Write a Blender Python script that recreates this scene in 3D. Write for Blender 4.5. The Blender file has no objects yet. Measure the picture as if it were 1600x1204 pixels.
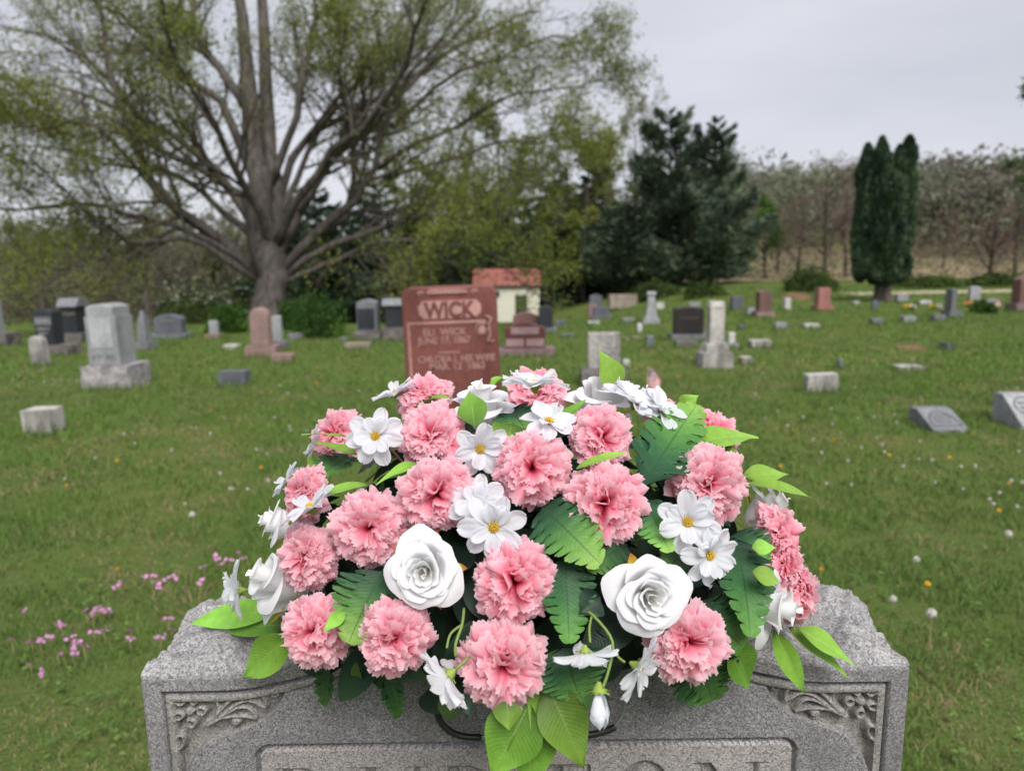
import bpy, bmesh, math, random
import numpy as np
from mathutils import Vector, Matrix

random.seed(7)
RNG = np.random.default_rng(11)
scene = bpy.context.scene
COL = scene.collection

# ------------------------------------------------------------------ camera
F_PX = 1142.0                      # focal length in photograph pixels (1600 wide)
PITCH = math.radians(9.6)
ROLL = math.radians(0.8)
CAM = np.array([0.0, 0.0, 1.45])
_F = np.array([0.0, math.cos(PITCH), -math.sin(PITCH)])
_U0 = np.array([0.0, math.sin(PITCH), math.cos(PITCH)])
_R0 = np.array([1.0, 0.0, 0.0])
_R = _R0 * math.cos(ROLL) - _U0 * math.sin(ROLL)
_U = _U0 * math.cos(ROLL) + _R0 * math.sin(ROLL)

cam_data = bpy.data.cameras.new('camera')
cam = bpy.data.objects.new('camera', cam_data)
COL.objects.link(cam)
cam.matrix_world = Matrix(((_R[0], _U[0], -_F[0], CAM[0]), (_R[1], _U[1], -_F[1], CAM[1]),
                           (_R[2], _U[2], -_F[2], CAM[2]), (0, 0, 0, 1)))
cam_data.sensor_fit = 'HORIZONTAL'
cam_data.sensor_width = 36.0
cam_data.lens = 36.0 * F_PX / 1600.0
cam_data.clip_start = 0.05
cam_data.clip_end = 2000.0
cam_data.dof.use_dof = True
cam_data.dof.focus_distance = 0.82
cam_data.dof.aperture_fstop = 5.0
scene.camera = cam

# ------------------------------------------------------------------ overcast sky, soft sun
SUN_EL, SUN_AZ = math.radians(50), math.radians(162)      # azimuth from +Y (view direction) towards +X
world = bpy.data.worlds.new('World')
scene.world = world
world.use_nodes = True
wn, wl = world.node_tree.nodes, world.node_tree.links
wn.clear()
w_out = wn.new('ShaderNodeOutputWorld')
w_sky = wn.new('ShaderNodeTexSky')
w_sky.sky_type = 'NISHITA'
w_sky.sun_disc = False
w_sky.sun_elevation = SUN_EL
w_sky.sun_rotation = SUN_AZ
w_bg1 = wn.new('ShaderNodeBackground')
w_bg1.inputs['Strength'].default_value = 0.06
w_tc = wn.new('ShaderNodeTexCoord')
w_map = wn.new('ShaderNodeMapping')
w_map.inputs['Scale'].default_value = (1.0, 1.0, 3.6)
w_noise = wn.new('ShaderNodeTexNoise')
w_noise.inputs['Scale'].default_value = 2.1
w_noise.inputs['Detail'].default_value = 5.0
w_noise.inputs['Roughness'].default_value = 0.45
w_ramp = wn.new('ShaderNodeValToRGB')
w_ramp.color_ramp.elements[0].position = 0.32
w_ramp.color_ramp.elements[0].color = (0.188, 0.193, 0.213, 1)
w_ramp.color_ramp.elements[1].position = 0.70
w_ramp.color_ramp.elements[1].color = (0.243, 0.242, 0.259, 1)
w_bg2 = wn.new('ShaderNodeBackground')
w_bg2.inputs['Strength'].default_value = 1.0
w_mix = wn.new('ShaderNodeMixShader')
w_mix.inputs[0].default_value = 0.93
wl.new(w_sky.outputs[0], w_bg1.inputs[0])
wl.new(w_tc.outputs['Generated'], w_map.inputs[0])
wl.new(w_map.outputs[0], w_noise.inputs[0])
wl.new(w_noise.outputs[0], w_ramp.inputs[0])
wl.new(w_ramp.outputs[0], w_bg2.inputs[0])
wl.new(w_bg1.outputs[0], w_mix.inputs[1])
wl.new(w_bg2.outputs[0], w_mix.inputs[2])
wl.new(w_mix.outputs[0], w_out.inputs[0])

sun_data = bpy.data.lights.new('sun', 'SUN')
sun_data.energy = 1.5
sun_data.angle = math.radians(40)
sun_data.color = (1.0, 0.975, 0.94)
sun = bpy.data.objects.new('sun', sun_data)
COL.objects.link(sun)
_sd = Vector((math.sin(SUN_AZ) * math.cos(SUN_EL), math.cos(SUN_AZ) * math.cos(SUN_EL), math.sin(SUN_EL)))
sun.rotation_euler = _sd.to_track_quat('Z', 'Y').to_euler()
sun.location = (20, 10, 40)

scene.view_settings.view_transform = 'Standard'
scene.view_settings.look = 'None'
scene.view_settings.exposure = 1.7
scene.view_settings.gamma = 1.0
scene.view_settings.use_curve_mapping = False
scene.cycles.use_denoising = True
scene.cycles.max_bounces = 8
scene.cycles.diffuse_bounces = 5
scene.cycles.transparent_max_bounces = 4

# ------------------------------------------------------------------ helpers
def ray(u, v):
    d = _F + (u - 800.0) / F_PX * _R + (602.0 - v) / F_PX * _U
    return d                                            # depth 1 along the view axis

def px(u, v, d):
    return CAM + ray(u, v) * d

def sstep(a, b, x):
    t = np.clip((np.asarray(x, float) - a) / (b - a), 0, 1)
    return t * t * (3 - 2 * t)

def _hash(ix, iy, iz):
    n = (ix.astype(np.int64) * 374761393 + iy.astype(np.int64) * 668265263 + iz.astype(np.int64) * 2147483647) & 0xffffffff
    n = ((n ^ (n >> 13)) * 1274126177) & 0xffffffff
    n = ((n ^ (n >> 16)) * 2246822519) & 0xffffffff
    return (n & 0xffffff) / float(0xffffff)

def vnoise(p):
    p = np.asarray(p, float)
    i = np.floor(p); f = p - i; f = f * f * (3 - 2 * f); i = i.astype(np.int64)
    out = 0
    for dx in (0, 1):
        for dy in (0, 1):
            for dz in (0, 1):
                w = (f[:, 0] if dx else 1 - f[:, 0]) * (f[:, 1] if dy else 1 - f[:, 1]) * (f[:, 2] if dz else 1 - f[:, 2])
                out = out + w * _hash(i[:, 0] + dx, i[:, 1] + dy, i[:, 2] + dz)
    return out

def fbm(p, oct=4, gain=0.5):
    a, s, tot = 1.0, 0.0, 0.0
    p = np.asarray(p, float)
    for k in range(oct):
        s = s + a * vnoise(p * (2.0 ** k) + 17.3 * k); tot += a; a *= gain
    return s / tot - 0.5

def ground_z(x, y):
    x = np.asarray(x, float); y = np.asarray(y, float)
    z = -1.75 * sstep(15, 37, y) * (1 - sstep(0, 9.5, x))
    right = sstep(6, 22, x - 0.05 * y)
    z = z + right * (2.4 * sstep(48, 88, y) + (6.5 + 0.045 * np.clip(x, 0, 120)) * sstep(70, 170, y))
    z = z + (1 - right) * 9.0 * sstep(90, 200, y)
    p = np.stack([x * 0.16, y * 0.16, np.zeros_like(x)], -1).reshape(-1, 3)
    z = z + (vnoise(p).reshape(x.shape) - 0.5) * 0.14 * sstep(2.0, 8, y)
    return z

def gpt(u, v):
    """where the ray through photograph pixel (u, v) meets the ground: point, depth"""
    r = ray(u, v)
    d = 1.2
    while d < 300:
        p = CAM + r * d
        if p[2] <= float(ground_z(p[0], p[1])):
            lo, hi = d - max(0.05, d * 0.01), d
            for _ in range(18):
                m = (lo + hi) / 2; p = CAM + r * m
                if p[2] <= float(ground_z(p[0], p[1])): hi = m
                else: lo = m
            p = CAM + r * hi
            return np.array([p[0], p[1], float(ground_z(p[0], p[1]))]), hi
        d += max(0.05, d * 0.01)
    return CAM + r * 300, 300

def at_depth_ground(u, Y):
    """ground point at world Y seen in photograph column u (near the horizon row)"""
    r = ray(u, 440)
    k = Y / r[1]
    x = CAM[0] + r[0] * k
    return np.array([x, Y, float(ground_z(x, Y))]), k

def z_at(u, v, Y):
    r = ray(u, v)
    return CAM[2] + r[2] * (Y / r[1])

def tag(o, label=None, cat=None, group=None, kind=None):
    if label: o['label'] = label
    if cat: o['category'] = cat
    if group: o['group'] = group
    if kind: o['kind'] = kind
    return o

def empty(name, loc=(0, 0, 0), rz=0.0, parent=None):
    o = bpy.data.objects.new(name, None)
    o.location = loc; o.rotation_euler = (0, 0, rz)
    o.empty_display_size = 0.1
    if parent is not None: o.parent = parent
    COL.objects.link(o)
    return o

def link(name, me, parent=None, mat=None):
    o = bpy.data.objects.new(name, me)
    if mat is not None and len(me.materials) == 0: me.materials.append(mat)
    if parent is not None: o.parent = parent
    COL.objects.link(o)
    return o

def np_mesh(name, verts, faces, attrs=None, smooth=True):
    """faces: (n,3)/(n,4) array or a list of such arrays; attrs: {name: per-vertex floats}"""
    me = bpy.data.meshes.new(name)
    verts = np.asarray(verts, np.float32)
    fl = faces if isinstance(faces, list) else [faces]
    fl = [np.asarray(f, np.int32) for f in fl if len(f)]
    me.vertices.add(len(verts)); me.vertices.foreach_set('co', verts.ravel())
    nl = sum(f.size for f in fl); nf = sum(len(f) for f in fl)
    me.loops.add(nl); me.polygons.add(nf)
    me.loops.foreach_set('vertex_index', np.concatenate([f.ravel() for f in fl]))
    starts, o = [], 0
    for f in fl:
        starts.append(o + np.arange(len(f)) * f.shape[1]); o += f.size
    me.polygons.foreach_set('loop_start', np.concatenate(starts).astype(np.int32))
    me.polygons.foreach_set('use_smooth', np.full(nf, bool(smooth)))
    me.update(calc_edges=True)
    if attrs:
        for k, a in attrs.items():
            at = me.attributes.new(k, 'FLOAT', 'POINT')
            at.data.foreach_set('value', np.asarray(a, np.float32).ravel())
    me.validate()
    return me

def grid_faces(nu, nv, off=0):
    """quads of a grid with nu rows and nv columns (index = r*nv + c)"""
    r, c = np.meshgrid(np.arange(nu - 1), np.arange(nv - 1), indexing='ij')
    a = (r * nv + c).ravel() + off
    return np.stack([a, a + 1, a + nv + 1, a + nv], -1)

def tubes(paths, radii, sides):
    """paths (M,K,3), radii (M,K): all tubes as one set of verts, quads"""
    paths = np.asarray(paths, float); radii = np.asarray(radii, float)
    M, K, _ = paths.shape
    tan = np.gradient(paths, axis=1)
    tan /= np.linalg.norm(tan, axis=2, keepdims=True) + 1e-9
    ref = np.where(np.abs(tan[..., 2:3]) > 0.9, np.array([1.0, 0, 0]), np.array([0, 0, 1.0]))
    # one reference per tube keeps rings from twisting
    t0 = paths[:, -1] - paths[:, 0]
    t0 /= np.linalg.norm(t0, axis=1, keepdims=True) + 1e-9
    ref = np.where(np.abs(t0[:, 2:3]) > 0.8, np.array([1.0, 0, 0]), np.array([0, 0, 1.0]))[:, None, :] * np.ones((M, K, 1))
    a = np.cross(tan, ref); a /= np.linalg.norm(a, axis=2, keepdims=True) + 1e-9
    b = np.cross(tan, a)
    ang = np.arange(sides) * 2 * np.pi / sides
    V = paths[:, :, None, :] + radii[:, :, None, None] * (a[:, :, None, :] * np.cos(ang)[None, None, :, None] + b[:, :, None, :] * np.sin(ang)[None, None, :, None])
    base = (np.arange(M) * K * sides)[:, None, None]
    k = np.arange(K - 1)[None, :, None]; s = np.arange(sides)[None, None, :]
    i0 = base + k * sides + s; i1 = base + k * sides + (s + 1) % sides
    Fq = np.stack([i0, i1, i1 + sides, i0 + sides], -1).reshape(-1, 4)
    return V.reshape(-1, 3), Fq

def tube_mesh(name, pts, radii, sides=8, attrs=None):
    V, Fq = tubes(np.asarray(pts, float)[None], np.asarray(radii, float)[None], sides)
    K = len(pts)
    caps = []
    if sides >= 3:
        n = len(V)
        V = np.concatenate([V, [pts[0]], [pts[-1]]])
        s = np.arange(sides)
        caps = [np.stack([np.full(sides, n), (s + 1) % sides, s], -1),
                np.stack([np.full(sides, n + 1), (K - 1) * sides + s, (K - 1) * sides + (s + 1) % sides], -1)]
    return np_mesh(name, V, [Fq] + caps)

def smooth_path(pts, K):
    """Catmull-Rom through pts (n, m), resampled to K points"""
    P = np.asarray(pts, float); n = len(P)
    t = np.linspace(0, n - 1, K); i = np.clip(np.floor(t).astype(int), 0, n - 2); f = (t - i)[:, None]
    g = lambda j: P[np.clip(j, 0, n - 1)]
    p0, p1, p2, p3 = g(i - 1), g(i), g(i + 1), g(i + 2)
    return 0.5 * ((2 * p1) + (-p0 + p2) * f + (2 * p0 - 5 * p1 + 4 * p2 - p3) * f ** 2 + (-p0 + 3 * p1 - 3 * p2 + p3) * f ** 3)

class MB:
    """collects boxes and other pieces into one mesh"""
    def __init__(s): s.v = []; s.f = {}; s.n = 0
    def add(s, V, Fs):
        V = np.asarray(V, float)
        for f in (Fs if isinstance(Fs, list) else [Fs]):
            f = np.asarray(f, int)
            s.f.setdefault(f.shape[1], []).append(f + s.n)
        s.v.append(V); s.n += len(V)
    def box(s, x0, x1, y0, y1, z0, z1, M=None):
        V = np.array([[x, y, z] for z in (z0, z1) for y in (y0, y1) for x in (x0, x1)], float)
        if M is not None: V = V @ np.asarray(M)[:3, :3].T + np.asarray(M)[:3, 3]
        s.add(V, np.array([[0, 2, 3, 1], [4, 5, 7, 6], [0, 1, 5, 4], [2, 6, 7, 3], [0, 4, 6, 2], [1, 3, 7, 5]]))
    def mesh(s, name, smooth=False):
        return np_mesh(name, np.concatenate(s.v), [np.concatenate(a) for a in s.f.values()], smooth=smooth)

# ------------------------------------------------------------------ materials
def lin(r, g, b):
    f = lambda c: (c / 255 / 12.92) if c / 255 <= 0.04045 else ((c / 255 + 0.055) / 1.055) ** 2.4
    return (f(r), f(g), f(b), 1.0)

class NT:
    def __init__(s, name):
        s.m = bpy.data.materials.new(name); s.m.use_nodes = True
        s.t = s.m.node_tree; s.n = s.t.nodes; s.l = s.t.links
        s.p = s.n['Principled BSDF']; s.out = s.n['Material Output']
        s.p.inputs['Roughness'].default_value = 0.8
        s.p.inputs['Specular IOR Level'].default_value = 0.25
    def new(s, t): return s.n.new('ShaderNode' + t)
    def link(s, a, b): s.l.new(a, b)
    def obj(s, scale=(1, 1, 1)):
        tc = s.new('TexCoord'); mp = s.new('Mapping'); mp.inputs['Scale'].default_value = scale
        s.link(tc.outputs['Object'], mp.inputs[0]); return mp.outputs[0]
    def noise(s, vec, scale, detail=4, rough=0.55):
        n = s.new('TexNoise'); n.inputs['Scale'].default_value = scale; n.inputs['Detail'].default_value = detail
        n.inputs['Roughness'].default_value = rough
        s.link(vec, n.inputs['Vector']); return n.outputs[0]
    def voro(s, vec, scale, feature='F1'):
        n = s.new('TexVoronoi'); n.inputs['Scale'].default_value = scale; n.feature = feature
        s.link(vec, n.inputs['Vector']); return n
    def ramp(s, fac, stops):
        r = s.new('ValToRGB'); e = r.color_ramp.elements
        while len(e) < len(stops): e.new(0.5)
        for el, (p, c) in zip(e, stops): el.position = p; el.color = c
        s.link(fac, r.inputs[0]); return r.outputs[0]
    def mix(s, fac, a, b, mode='MIX'):
        m = s.new('Mix'); m.data_type = 'RGBA'; m.blend_type = mode
        for inp, val in ((m.inputs[0], fac), (m.inputs[6], a), (m.inputs[7], b)):
            if isinstance(val, (int, float, tuple)): inp.default_value = val
            else: s.link(val, inp)
        return m.outputs[2]
    def math(s, op, a, b=0.0):
        m = s.new('Math'); m.operation = op
        for inp, val in ((m.inputs[0], a), (m.inputs[1], b)):
            if isinstance(val, (int, float)): inp.default_value = val
            else: s.link(val, inp)
        return m.outputs[0]
    def attr(s, name):
        a = s.new('Attribute'); a.attribute_name = name; return a.outputs['Fac']
    def rnd(s): return s.new('ObjectInfo').outputs['Random']
    def bump(s, h, strength=0.5, dist=0.01):
        b = s.new('Bump'); b.inputs['Strength'].default_value = strength; b.inputs['Distance'].default_value = dist
        s.link(h, b.inputs['Height']); s.link(b.outputs[0], s.p.inputs['Normal'])
    def base(s, c):
        if isinstance(c, tuple): s.p.inputs['Base Color'].default_value = c
        else: s.link(c, s.p.inputs['Base Color'])
    def translucent(s, color, fac):
        """thin cloth or leaf: part of the light comes through"""
        t = s.new('BsdfTranslucent'); m = s.new('MixShader'); m.inputs[0].default_value = fac
        if isinstance(color, tuple): t.inputs[0].default_value = color
        else: s.link(color, t.inputs[0])
        s.link(s.p.outputs[0], m.inputs[1]); s.link(t.outputs[0], m.inputs[2]); s.link(m.outputs[0], s.out.inputs[0])

def mat_stone(name, c1, c2, c3, speck=260.0, blotch=6.0, rough=0.75, bump=0.25, stain=None, stain_amt=0.5, bdist=0.0015):
    if stain is None and speck <= 170:                 # weather streaks on the old stones
        stain = tuple(0.42 * c for c in c1[:3]) + (1,); stain_amt = 0.55
    t = NT(name); v = t.obj()
    fine = t.noise(v, speck, 3, 0.7)
    vo = t.voro(v, speck * 0.75).outputs['Color']
    sep = t.new('SeparateColor'); t.link(vo, sep.inputs[0])
    a = t.ramp(sep.outputs[0], [(0.0, c3), (0.22, c3), (0.3, c1), (0.72, c1), (0.8, c2), (1.0, c2)])
    b = t.ramp(fine, [(0.34, c3), (0.47, c1), (0.56, c1), (0.68, c2)])
    c = t.mix(0.55, a, b)
    bl = t.noise(v, blotch, 4)
    c = t.mix(0.5, c, t.ramp(bl, [(0.3, (0.62, 0.62, 0.63, 1)), (0.7, (1.18, 1.16, 1.14, 1))]), 'MULTIPLY')
    if stain is not None:
        sv = t.obj((1.0, 1.0, 0.35))
        s2 = t.noise(sv, blotch * 0.7, 6, 0.65)
        c = t.mix(t.math('MULTIPLY', t.ramp(s2, [(0.45, (0, 0, 0, 1)), (0.62, (1, 1, 1, 1))]), stain_amt), c, stain)
    t.base(c); t.p.inputs['Roughness'].default_value = rough
    if bump: t.bump(fine, bump, bdist)
    return t.m

def mat_leafy(name, stops, trans=0.35, rough=0.6, spec=0.2, attr='tint'):
    t = NT(name)
    c = t.ramp(t.attr(attr), stops)
    t.base(c); t.p.inputs['Roughness'].default_value = rough; t.p.inputs['Specular IOR Level'].default_value = spec
    if trans: t.translucent(c, trans)
    return t.m

def mat_flat(name, c, rough=0.7, spec=0.25, nscale=None, namt=0.3, metallic=0.0):
    t = NT(name)
    if nscale:
        v = t.obj()
        t.base(t.mix(1.0, c, t.ramp(t.noise(v, nscale), [(0.3, (1 - namt, 1 - namt, 1 - namt, 1)), (0.7, (1 + namt * 0.6,) * 3 + (1,))]), 'MULTIPLY'))
    else:
        t.base(c)
    t.p.inputs['Roughness'].default_value = rough; t.p.inputs['Specular IOR Level'].default_value = spec
    t.p.inputs['Metallic'].default_value = metallic
    return t.m

def mat_bark(name, c1, c2, scale=6.0):
    t = NT(name); v = t.obj((1, 1, 0.22))
    n = t.noise(v, scale, 6, 0.65)
    t.base(t.ramp(n, [(0.32, c1), (0.68, c2)])); t.p.inputs['Roughness'].default_value = 0.95
    t.bump(n, 0.6, 0.03)
    return t.m

# ================================================================== LAND
GREEN_STOPS = [(0.0, (0.30, 0.235, 0.135, 1)), (0.16, (0.24, 0.205, 0.095, 1)), (0.34, (0.125, 0.18, 0.05, 1)),
               (0.62, (0.112, 0.188, 0.042, 1)), (1.0, (0.185, 0.265, 0.06, 1))]

def build_ground():
    t = NT('lawn_ground'); v = t.obj()
    n1 = t.noise(v, 0.55, 6, 0.6); n2 = t.noise(v, 7.0, 5, 0.7); n3 = t.noise(v, 60.0, 3, 0.7)
    c = t.ramp(n1, [(0.30, (0.078, 0.115, 0.03, 1)), (0.5, (0.095, 0.138, 0.036, 1)), (0.68, (0.125, 0.15, 0.042, 1))])
    c = t.mix(t.ramp(n2, [(0.52, (0, 0, 0, 1)), (0.72, (0.75, 0.75, 0.75, 1))]), c, (0.15, 0.125, 0.062, 1))
    c = t.mix(0.7, c, t.ramp(n3, [(0.3, (0.5, 0.5, 0.5, 1)), (0.7, (1.3, 1.3, 1.25, 1))]), 'MULTIPLY')
    t.base(c); t.p.inputs['Roughness'].default_value = 1.0; t.p.inputs['Specular IOR Level'].default_value = 0.05
    t.bump(n3, 0.8, 0.03)
    xs = np.concatenate([-np.geomspace(900, 12, 40), np.linspace(-11.5, 11.5, 93), np.geomspace(12, 900, 40)])
    ys = np.concatenate([[-60, -20, -6], np.linspace(-2, 50, 209), np.geomspace(51, 1500, 60)])
    X, Y = np.meshgrid(xs, ys)
    Z = ground_z(X, Y)
    V = np.stack([X, Y, Z], -1).reshape(-1, 3)
    o = link('ground', np_mesh('ground', V, grid_faces(len(ys), len(xs))[:, ::-1][:, ::-1]), mat=t.m)
    tag(o, 'gently rolling mown cemetery lawn', kind='structure')

def strip_sheet(name, label, xs, ys_lo, ys_hi, ny, mat, lift, wob=0.0, kind='structure'):
    n = len(xs); T = np.linspace(0, 1, ny)
    w = (fbm(np.stack([xs * 0.7, xs * 0 + 3.1, xs * 0], -1), 3)) * wob
    Y = ys_lo[None] + w[None] + (ys_hi - ys_lo)[None] * T[:, None]
    X = np.repeat(xs[None], ny, 0)
    Z = ground_z(X, Y) + lift
    o = link(name, np_mesh(name, np.stack([X, Y, Z], -1).reshape(-1, 3), grid_faces(ny, n)), mat=mat)
    return tag(o, label, kind=kind)

def build_field_and_path():
    t = NT('dry_field'); v = t.obj((1, 0.25, 1))
    n = t.noise(v, 1.2, 6, 0.7); n2 = t.noise(t.obj(), 0.12, 4)
    c = t.ramp(n, [(0.3, (0.20, 0.155, 0.09, 1)), (0.7, (0.31, 0.25, 0.145, 1))])
    c = t.mix(t.ramp(n2, [(0.45, (0, 0, 0, 1)), (0.6, (0.8, 0.8, 0.8, 1))]), c, (0.14, 0.15, 0.06, 1))
    t.base(c); t.p.inputs['Roughness'].default_value = 1.0
    xs = np.linspace(8, 130, 80)
    strip_sheet('dry_field', 'tan field of last year grass below the far wooded hill', xs, np.full(80, 46.0), np.full(80, 80.0), 40, t.m, 0.05, 3.0)
    t = NT('gravel_path'); v = t.obj()
    n = t.noise(v, 3.0, 6, 0.7)
    t.base(t.ramp(n, [(0.3, (0.26, 0.22, 0.14, 1)), (0.7, (0.42, 0.37, 0.26, 1))])); t.p.inputs['Roughness'].default_value = 1.0
    xs = np.linspace(13.5, 60, 70)
    strip_sheet('path', 'narrow pale gravel path across the far lawn', xs, np.full(70, 28.4), np.full(70, 30.4), 6, t.m, 0.03, 0.4)

def build_grass():
    specs = [(1.2, 2.6, 5600, 0.0027, 0.060), (2.6, 4.5, 2900, 0.0034, 0.064), (4.5, 9, 1250, 0.0054, 0.066),
             (9, 20, 310, 0.0110, 0.068), (20, 38, 65, 0.023, 0.075)]
    Xs, Ys, Ws, Hs = [], [], [], []
    for y0, y1, dens, w, h in specs:
        area = 0.85 * (y1 * y1 - y0 * y0) + 1.2 * (y1 - y0)
        n = int(area * dens)
        u = RNG.random(n)
        y = np.sqrt(y0 * y0 + u * (y1 * y1 - y0 * y0))
        x = (RNG.random(n) * 2 - 1); x = np.where(RNG.random(n) < 0.16, np.sign(x) * (0.9 + 0.45 * np.abs(x)), x * 0.95) * (0.85 * y + 0.6)
        keep = ~((np.abs(x - 0.011) < 0.5) & (y > 0.75) & (y < 1.1))
        Xs.append(x[keep]); Ys.append(y[keep]); Ws.append(np.full(keep.sum(), w)); Hs.append(np.full(keep.sum(), h))
    x = np.concatenate(Xs); y = np.concatenate(Ys); w = np.concatenate(Ws); h = np.concatenate(Hs)
    P = np.stack([x, y, np.zeros_like(x)], -1)
    big = fbm(P * 0.9, 4) * 2                      # large patches
    mid = fbm(P * 5.5 + 9, 3) * 2                  # tufts
    dry = fbm(P * 2.3 + 31, 4) * 2
    thin = (mid < -0.26) & (RNG.random(len(x)) < 0.75)
    k = ~thin
    x, y, w, h, big, mid, dry, P = x[k], y[k], w[k], h[k], big[k], mid[k], dry[k], P[k]
    n = len(x)
    h = h * (0.55 + 0.55 * RNG.random(n)) * np.clip(0.90 + 0.42 * mid + 0.4 * big, 0.45, 1.5)
    tint = 0.58 + 0.36 * big + 0.20 * (RNG.random(n) - 0.5) + 0.12 * mid
    bare = np.zeros(n)
    for (u, v, rad) in [(70, 1130, 0.30), (170, 1080, 0.26), (200, 1190, 0.25), (300, 690, 0.5), (1580, 1150, 0.22), (1500, 700, 0.6), (1330, 960, 0.25), (140, 1010, 0.2), (240, 870, 0.25)]:
        q, _d = gpt(u, v); bare = np.maximum(bare, np.exp(-((x - q[0]) ** 2 + (y - q[1]) ** 2) / rad ** 2))
    bare = np.clip(bare * (0.9 + 0.8 * mid + 0.6 * dry), 0, 1)
    isdry = RNG.random(n) < np.clip(0.07 + 1.5 * (dry - 0.10) + 0.75 * bare, 0.03, 0.85)
    h = h * (1 - 0.55 * bare)
    tint = np.where(isdry, 0.02 + 0.22 * RNG.random(n), np.clip(tint, 0.27, 1.0))
    h = np.where(isdry, h * 0.75, h)
    ang = RNG.random(n) * 2 * np.pi
    lean = h * (0.25 + 0.75 * RNG.random(n) ** 1.3) * np.where(isdry, 1.6, 1.0)
    la = RNG.random(n) * 2 * np.pi + 1.2 * big
    dx, dy = np.cos(la) * lean, np.sin(la) * lean
    wx, wy = np.cos(ang) * w, np.sin(ang) * w
    z = ground_z(x, y) - 0.004
    V = np.empty((n, 5, 3))
    V[:, 0] = np.stack([x - wx, y - wy, z], -1); V[:, 1] = np.stack([x + wx, y + wy, z], -1)
    mx, my, mz = x + dx * 0.33, y + dy * 0.33, z + h * 0.6
    V[:, 2] = np.stack([mx + wx * 0.7, my + wy * 0.7, mz], -1); V[:, 3] = np.stack([mx - wx * 0.7, my - wy * 0.7, mz], -1)
    V[:, 4] = np.stack([x + dx, y + dy, z + h * 0.98], -1)
    b = (np.arange(n) * 5)[:, None]
    q = b + np.array([[0, 1, 2, 3]]); tr = b + np.array([[3, 2, 4]])
    me = np_mesh('grass', V.reshape(-1, 3), [q, tr], {'tint': np.repeat(tint, 5)}, smooth=True)
    m = mat_leafy('grass_blades', GREEN_STOPS, trans=0.3, rough=0.7, spec=0.15)
    o = link('grass', me, mat=m)
    tag(o, 'mown lawn grass with dry patches', kind='stuff')

def build_weeds():
    """broad leaved weeds in the bare patch by the stone and along the right side"""
    pts = []
    for (u0, u1, v0, v1, n) in [(0, 215, 1000, 1204, 26), (60, 215, 960, 1204, 12), (1330, 1600, 900, 980, 16), (1430, 1600, 980, 1200, 14), (0, 330, 860, 1000, 24)]:
        for _ in range(n):
            p, d = gpt(u0 + RNG.random() * (u1 - u0), v0 + RNG.random() * (v1 - v0)); pts.append(p)
    V, Fq, T = [], [], []; k = 0
    for p in pts:
        nl = RNG.integers(4, 8); s = 0.011 + 0.014 * RNG.random(); a0 = RNG.random() * 6.28; tt = 0.45 + 0.5 * RNG.random()
        for i in range(nl):
            a = a0 + i * 6.28 / nl + RNG.normal() * 0.3; up = 0.25 + 0.7 * RNG.random(); L = s * (0.7 + 0.6 * RNG.random())
            d = np.array([math.cos(a), math.sin(a), up]); d /= np.linalg.norm(d); sd = np.array([-math.sin(a), math.cos(a), 0])
            q = p + [0, 0, 0.012 + 0.03 * RNG.random()]
            pr = [q, q + d * L * 0.4 + sd * L * 0.36, q + d * L + [0, 0, -0.25 * L], q + d * L * 0.4 - sd * L * 0.36]
            V += pr; Fq.append([k, k + 1, k + 2, k + 3]); T += [tt + 0.1 * RNG.normal()] * 4; k += 4
    m = mat_leafy('weed_leaf', [(0.0, (0.05, 0.10, 0.03, 1)), (0.6, (0.10, 0.17, 0.045, 1)), (1.0, (0.18, 0.26, 0.06, 1))], 0.25)
    tag(link('weeds', np_mesh('weeds', V, np.array(Fq), {'tint': T}), mat=m), 'small broad leaved weeds among thin grass', kind='stuff')

build_ground(); build_field_and_path(); build_grass(); build_weeds()

# ================================================================== TREES
BARK_GREY = mat_bark('bark_grey', (0.03, 0.026, 0.023, 1), (0.13, 0.112, 0.10, 1), 9.0)
BARK_DARK = mat_bark('bark_dark', (0.025, 0.02, 0.016, 1), (0.08, 0.065, 0.05, 1))
TWIG = mat_flat('twig_bark', (0.085, 0.066, 0.052, 1), 0.95, 0.1)
TWIG_PURPLE = mat_flat('twig_purple', (0.15, 0.105, 0.095, 1), 0.95, 0.1)
TWIG_PALE = mat_flat('twig_pale', (0.17, 0.14, 0.115, 1), 0.95, 0.1)
LEAF_SPRING = mat_leafy('leaf_spring', [(0, (0.11, 0.14, 0.035, 1)), (0.5, (0.18, 0.22, 0.05, 1)), (1, (0.28, 0.30, 0.075, 1))], 0.55)
LEAF_MID = mat_leafy('leaf_mid', [(0, (0.035, 0.06, 0.015, 1)), (0.5, (0.07, 0.11, 0.022, 1)), (1, (0.13, 0.16, 0.035, 1))], 0.35)
LEAF_BRIGHT = mat_leafy('leaf_bright', [(0, (0.03, 0.075, 0.012, 1)), (0.5, (0.06, 0.13, 0.018, 1)), (1, (0.11, 0.20, 0.03, 1))], 0.35)
LEAF_OLIVE = mat_leafy('leaf_olive', [(0, (0.10, 0.095, 0.06, 1)), (0.5, (0.14, 0.145, 0.075, 1)), (1, (0.19, 0.195, 0.095, 1))], 0.35)
NEEDLE_DARK = mat_leafy('needle_dark', [(0, (0.02, 0.035, 0.022, 1)), (0.5, (0.036, 0.062, 0.036, 1)), (1, (0.065, 0.10, 0.05, 1))], 0.12)
NEEDLE_BLUE = mat_leafy('needle_blue', [(0, (0.035, 0.056, 0.036, 1)), (0.5, (0.066, 0.098, 0.062, 1)), (1, (0.115, 0.15, 0.085, 1))], 0.12)
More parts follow.
